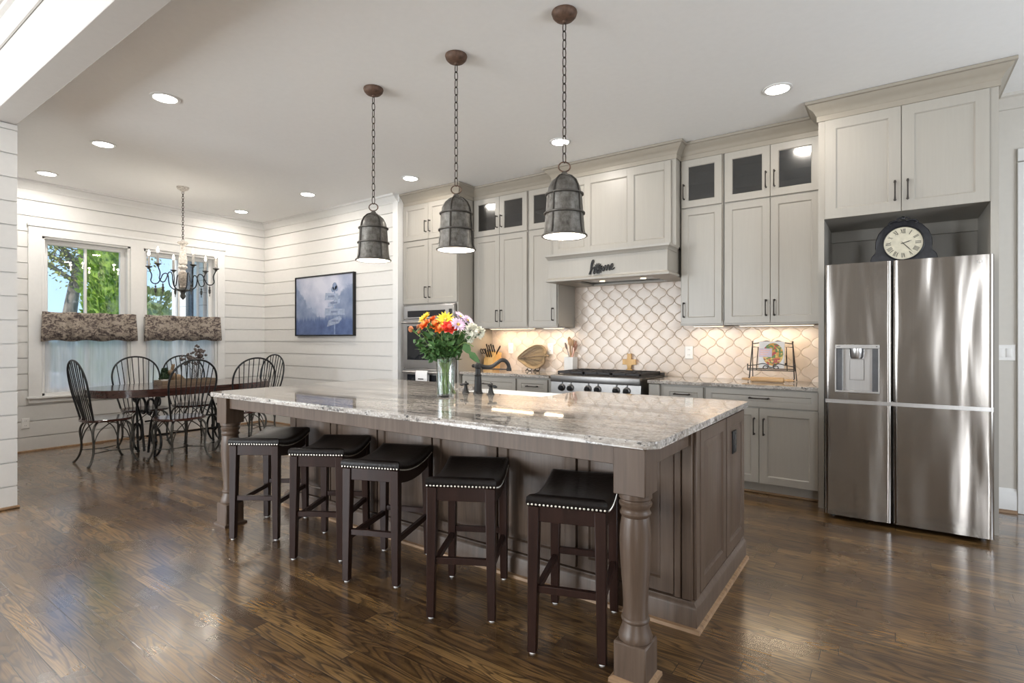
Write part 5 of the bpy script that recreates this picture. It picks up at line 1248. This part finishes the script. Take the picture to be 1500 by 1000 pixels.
sx, sy = -.842, 5.10
sn = thing('cookbook_stand', 'dark iron scrolled cookbook stand on the right counter', 'book stand', (sx, sy, ct))
lean = lambda x, h, d=0.0: (sx+x, sy+.045*h/.33-d, ct+h)
mb = MB()
for s in (-1, 1):
    mb.tube([lean(s*.178, .03), lean(s*.160, .338)], .0048, 6); mb.ball(lean(s*.160, .345), .008, 8)
    mb.tube([lean(s*.160, .335), (sx+s*.178, sy+.15, ct+.005)], .004, 6)
    mb.tube([lean(s*.178, .03), lean(s*.178, .03, .035), (sx+s*.18, sy-.04, ct+.006)], .0045, 6)
    mb.tube([lean(s*.163, .30), lean(s*.112, .30), lean(s*.122, .10)], .004, 6)
mb.tube(spline([lean(x, z) for x, z in ((-.160, .33), (-.10, .338), (-.045, .355), (0, .34), (.045, .355), (.10, .338), (.160, .33))], 5), .0045, 6)
mb.build('frame', 'bronze', sn)
mb = MB()
for z in (.100, .113): mb.tube([lean(-.176, z, .0), lean(-.186, z, .045), lean(.186, z, .045), lean(.176, z, .0)], .004, 6)
for s in (-1, 1): mb.tube([lean(s*.186, .10, .045), lean(s*.186, .145, .045)], .004, 6); mb.ball(lean(s*.186, .149, .045), .006, 8)
mb.tube(spline([lean(x, z, .046) for x, z in ((-.186, .135), (-.12, .145), (-.06, .158), (-.02, .14), (-.035, .112), (-.06, .12), (-.045, .14), (0, .125), (.045, .14), (.06, .12), (.035, .112), (.02, .14), (.06, .158), (.12, .145), (.186, .135))], 5), .0036, 6)
for x in (-.12, -.06, 0, .06, .12): mb.tube([lean(x, .1, .0), lean(x, .1, .045)], .003, 5)
mb.build('ledge', 'bronze', sn)
MB().tube([lean(.112, .30, .005), lean(.113, .22, .02), lean(.114, .165, .026)], .0022, 5).ball(lean(.114, .158, .026), .010, 8).build('page_weight', 'bronze', sn)
bk = thing('cookbook', 'cookbook with a food photograph on its cover on the iron stand', 'book', lean(0, .118, .02))
bx0, bx1, bz0, bz1 = -.100, .100, .119, .350
def bmap(x, h, d): q = lean(x, h, d); return q
MB().rings(lambda u, v, d: bmap(u, v, d), bx0, bx1, bz0, bz1, [(0, .008), (0, .011)]).rings(lambda u, v, d: bmap(u, v, d), bx0, bx1, bz0, bz1, [(0, .027), (0, .030)]).build('cover', 'paper', bk)
MB().rings(lambda u, v, d: bmap(u, v, d), bx0+.002, bx1-.004, bz0+.003, bz1-.003, [(0, .011), (0, .027)]).build('pages', 'paper', bk)
cvm = MB(); cvm.poly([bmap(.012+.082*math.cos(a), .238+.098*math.sin(a), .0306) for a in [2*PI*k/28 for k in range(28)]]); c1 = cvm.build('cover_photo', 'cover', bk)
MB().rings(bmap, bx0, .005, .215, .288, [(0, .0308), (0, .0318)]).build('title_label', 'lilabel', bk)
tl = MB()
for k in range(3): tl.rings(bmap, bx0+.012, -.012-.012*k, .268-.018*k, .274-.018*k, [(0, .032), (0, .0325)])
tl.build('title_lines', 'uten3', bk)
rp_ = thing('rolling_pin', 'pale wooden rolling pin lying along the foot of the cookbook stand', 'rolling pin', (sx, 5.015, ct))
pz = ct+.0235
MB().tube([(-.99, 5.015, pz), (-.985, 5.015, pz), (-.735, 5.015, pz), (-.73, 5.015, pz)], [.018, .022, .022, .018], 18).build('roller', 'lwood', rp_)
for s, x in ((-1, -.99), (1, -.73)):
    MB().tube([(x, 5.015, pz), (x+s*.012, 5.015, pz), (x+s*.03, 5.015, pz), (x+s*.06, 5.015, pz), (x+s*.075, 5.015, pz)], [.007, .008, .012, .010, .005], 12).build('handle', 'lwood', rp_)

# clock on the refrigerator
kx, ky, kz = .077, 4.84, 1.7755
ck = thing('mantel_clock', 'black scalloped mantel clock with Roman numerals on the refrigerator', 'clock', (kx, ky, kz))
half = [(.0, .355), (.06, .348), (.11, .318), (.148, .27), (.166, .215), (.168, .165), (.160, .135), (.175, .122), (.192, .10), (.198, .075), (.192, .055), (.205, .035), (.207, 0)]
cpts = half+[(-x, z) for x, z in half[:0:-1]]
cpts = [(q[0], q[1]) for q in cpts]
MB().prism(cpts, ky-.035, ky+.035, .006, mp=lambda x, z, y: (kx+x, y, kz+z)).build('case', 'clockw', ck, angle=50)
cz = kz+.188; yf = ky-.036
fmat = Matrix.Translation((kx, yf, cz)) @ Matrix.Rotation(PI/2, 4, 'X')
MB().lathe([(.118, 0), (.124, .004), (.126, .010), (.120, .014), (.117, .010), (.115, .003)], n=48, mat=fmat, cap=False).build('bezel', 'clockw', ck)
dl_ = MB().lathe([(.002, .0), (.117, .0), (.117, .003), (.002, .0035)], n=48, mat=fmat).build('dial', 'dial', ck)
def stroke(mb, P, w, cxy, ang, yy):
    ca, sa = math.cos(ang), math.sin(ang); q = []
    (ax, ay), (bx_, by_) = P; L = math.hypot(bx_-ax, by_-ay); nx, ny = -(by_-ay)/L*w/2, (bx_-ax)/L*w/2
    pts = [(ax+nx, ay+ny), (bx_+nx, by_+ny), (bx_-nx, by_-ny), (ax-nx, ay-ny)]
    T = [(cxy[0]+x*ca+y*sa, cxy[1]-x*sa+y*ca) for x, y in pts]
    mb.prism(T, yy, yy-.0008, mp=lambda x, z, y: (kx+x, y, cz+z))
ROM = ['XII', 'I', 'II', 'III', 'IIII', 'V', 'VI', 'VII', 'VIII', 'IX', 'X', 'XI']; yd = yf-.0037
for i, txt in enumerate(ROM):
    ang = 2*PI*i/12; c = (.087*math.sin(ang), .087*math.cos(ang)); mb = MB(); hh = .0155; wd = {'I': .0075, 'V': .014, 'X': .015}
    tot = sum(wd[ch] for ch in txt); x = -tot/2
    for ch in txt:
        w = wd[ch]; m = x+w/2
        if ch == 'I': stroke(mb, ((m, -hh), (m, hh)), .0034, c, ang, yd); stroke(mb, ((m-.003, hh), (m+.003, hh)), .0012, c, ang, yd); stroke(mb, ((m-.003, -hh), (m+.003, -hh)), .0012, c, ang, yd)
        if ch == 'V': stroke(mb, ((m-.0055, hh), (m, -hh)), .0034, c, ang, yd); stroke(mb, ((m+.0055, hh), (m, -hh)), .0014, c, ang, yd)
        if ch == 'X': stroke(mb, ((m-.006, hh), (m+.006, -hh)), .0034, c, ang, yd); stroke(mb, ((m+.006, hh), (m-.006, -hh)), .0014, c, ang, yd)
        x += w
    mb.build('numeral', 'ink', dl_)
for nm, ang, L, w in (('hour_hand', math.radians(72), .055, .006), ('minute_hand', math.radians(140), .083, .0045)):
    mb = MB(); ca, sa = math.sin(ang), math.cos(ang)
    mb.prism([(-ca*.014-sa*w*.3, -sa*.014+ca*w*.3), (ca*L*.6-sa*w*.5, sa*L*.6+ca*w*.5), (ca*L, sa*L), (ca*L*.6+sa*w*.5, sa*L*.6-ca*w*.5), (-ca*.014+sa*w*.3, -sa*.014-ca*w*.3)], yd-.002, yd-.0035, mp=lambda x, z, y: (kx+x, y, cz+z))
    mb.build(nm, 'ink', ck)
mb = MB()
for s in (-1, 1):
    mb.tube(spline([(kx+s*x, ky-.036, kz+z) for x, z in ((.0, .362), (.02, .372), (.035, .362), (.03, .348), (.015, .352), (.05, .352), (.075, .345), (.085, .332), (.07, .328))], 4), .006, 6)
mb.ball((kx, ky-.036, kz+.368), .014, 10, (1, .6, 1)); mb.build('crest', 'clockw', ck)

# ------------------------------------------------------------------ outside the dining windows
struct(MB().box(-70, XL-.2, -30, 60, -.42, -.40).build('ground', 'lawn'))
def leaves(mb, n, pick, L, w):
    for k in range(n):
        p, o = pick(); mb.leaf(p, o, L*random.uniform(.7, 1.3), w*random.uniform(.7, 1.3))
def conifer(x, y, r, h, lab):
    t = thing('arborvitae', lab, 'shrub', (x, y, -.4))
    MB().tube([(x, y, -.4), (x, y, h*.8)], [.07, .02], 8).build('trunk', 'bark', t); mb = MB()
    mb.lathe([(r*.75, -.35), (r*.88, .6), (r*.88, h*.48), (r*.45, h*.8), (.02, h)], (x, y, 0), 14)
    def pick():
        u = random.random(); a = random.random()*2*PI; rr = r*(1-.85*max(0, u-.5)/.5)*random.uniform(.82, 1.08)*(1+.1*math.sin(a*5+u*30)); return (x+rr*math.cos(a), y+rr*math.sin(a), -.3+u*h), (math.cos(a)*.6, math.sin(a)*.6, random.uniform(.2, 1.2))
    leaves(mb, 7000, pick, .13, .06); mb.build('foliage', 'hedge', t, angle=80)
conifer(-13.0, 4.30, .45, 7.8, 'tall bright green evergreen filling the right half of the left window')
t = thing('shade_tree', 'grey-barked tree with sparse yellow-green leaves seen in the left window', 'tree', (-16.2, 4.42, -.4))
TR = [(-16.2, 4.42, -.4), (-16.2, 4.40, 1.2), (-16.15, 4.50, 2.3), (-16.1, 4.62, 3.1)]
MB().tube(spline(TR, 4), [.19-.008*k for k in range(13)], 10).build('trunk', 'bark', t); br = MB(); tips = []
for k in range(11):
    a = k*2.4; st_ = Vector((-16.1, 4.58, 2.5+.06*k)); e = st_+Vector((math.cos(a)*.8, math.sin(a)*1.5, .5+.14*(k % 6))); m = st_.lerp(e, .5)+Vector((0, 0, .12)); br.tube(spline([st_, m, e], 4), [.06, .055, .05, .045, .04, .034, .028, .02, .012], 6)
    for j in range(5):
        q = st_.lerp(e, .35+.15*j); f = q+Vector((random.uniform(-.5, .5), random.uniform(-.6, .6), random.uniform(-.15, .6))); br.tube([q, f], [.018, .006], 5); tips += [q.lerp(f, .5), f]
br.build('branches', 'bark', t); mb = MB()
def pick():
    c = random.choice(tips); return c+Vector((random.gauss(0, .2), random.gauss(0, .22), random.gauss(0, .17))), (random.uniform(-1, 1), random.uniform(-1, 1), random.uniform(-1, 1))
leaves(mb, 2600, pick, .085, .05); mb.build('foliage', 'tleaf', t, angle=80)
for i, (x, y, r, h) in enumerate(((-34, 13.0, 2.1, 3.4), (-36, 17.6, 2.2, 3.2), (-40, 6, 2.0, .8), (-33, 8.4, 1.0, .7), (-39, 22.0, 2.5, 2.6))):
    t = thing('far_tree', ['pale green far tree low in the right window', 'rounder far tree behind the white house corner', 'low far bushes beyond the lawn in the left window', 'low far bush between the windows', 'far tree hidden mostly by the white house wing'][i], 'tree', (x, y, -.4), 'far trees beyond the lawn')
    MB().tube([(x, y, -.4), (x, y, h*.6)], [.14, .08], 8).build('trunk', 'bark', t); mb = MB()
    def pick():
        z = random.uniform(-1, 1); a = random.random()*2*PI; q = math.sqrt(1-z*z)*random.uniform(.7, 1.05); return (x+r*.8*q*math.cos(a), y+r*q*math.sin(a), h*.55+z*h*.62), (math.cos(a), math.sin(a), z+.3)
    leaves(mb, 1500, pick, .34, .2); mb.ball((x, y, h*.5), 1, 12, (r*.6, r*.7, h*.5)); mb.build('foliage', 'bush', t, angle=80)
# the white wing of the house outside the right window
hw = thing('house_wing', 'white sided wing of the house with a charcoal shutter outside', 'building', (-8.6, 5.0, -.4))
MB().box(-9.02, XL-.2, 3.78, 7.5, -.4, 3.4).build('siding', 'side', hw)
MB().box(-9.05, -8.94, 3.75, 3.80, -.4, 3.4, .004).box(-8.34, -8.25, 3.745, 3.79, .3, 2.6, .004).box(-8.34, -8.16, 3.745, 3.79, 2.5, 2.6, .004).build('corner_board', 'trimw', hw)
mb = MB(); mb.box(-8.58, -8.36, 3.745, 3.78, .3, 2.55, .003)
for k in range(36): mb.box(-8.56, -8.38, 3.738, 3.75, .36+k*.059, .40+k*.059)
mb.build('shutter', 'shut', hw)
MB().box(-9.3, XL-.2, 3.35, 7.8, 3.05, 3.15, .004).build('soffit', 'trimw', hw)
t = thing('patio_chair', 'pale grey covered patio chair seen through the left sheer curtain', 'chair', (-9.7, 2.5, -.4)); x, y = -9.7, 2.5
MB().prism([(y-.30, .25), (y+.30, .25), (y+.22, .78), (y-.10, .80), (y-.24, .72)], x-.35, x+.35, .05, mp=lambda a, b, c: (c, a, b)).build('cover', 'patio', t)
for dx in (-.28, .28):
    for dy in (-.24, .24): MB().cyl((x+dx, y+dy, -.4), (x+dx, y+dy, .28), .025, 8).build('leg', 'bronze', t)
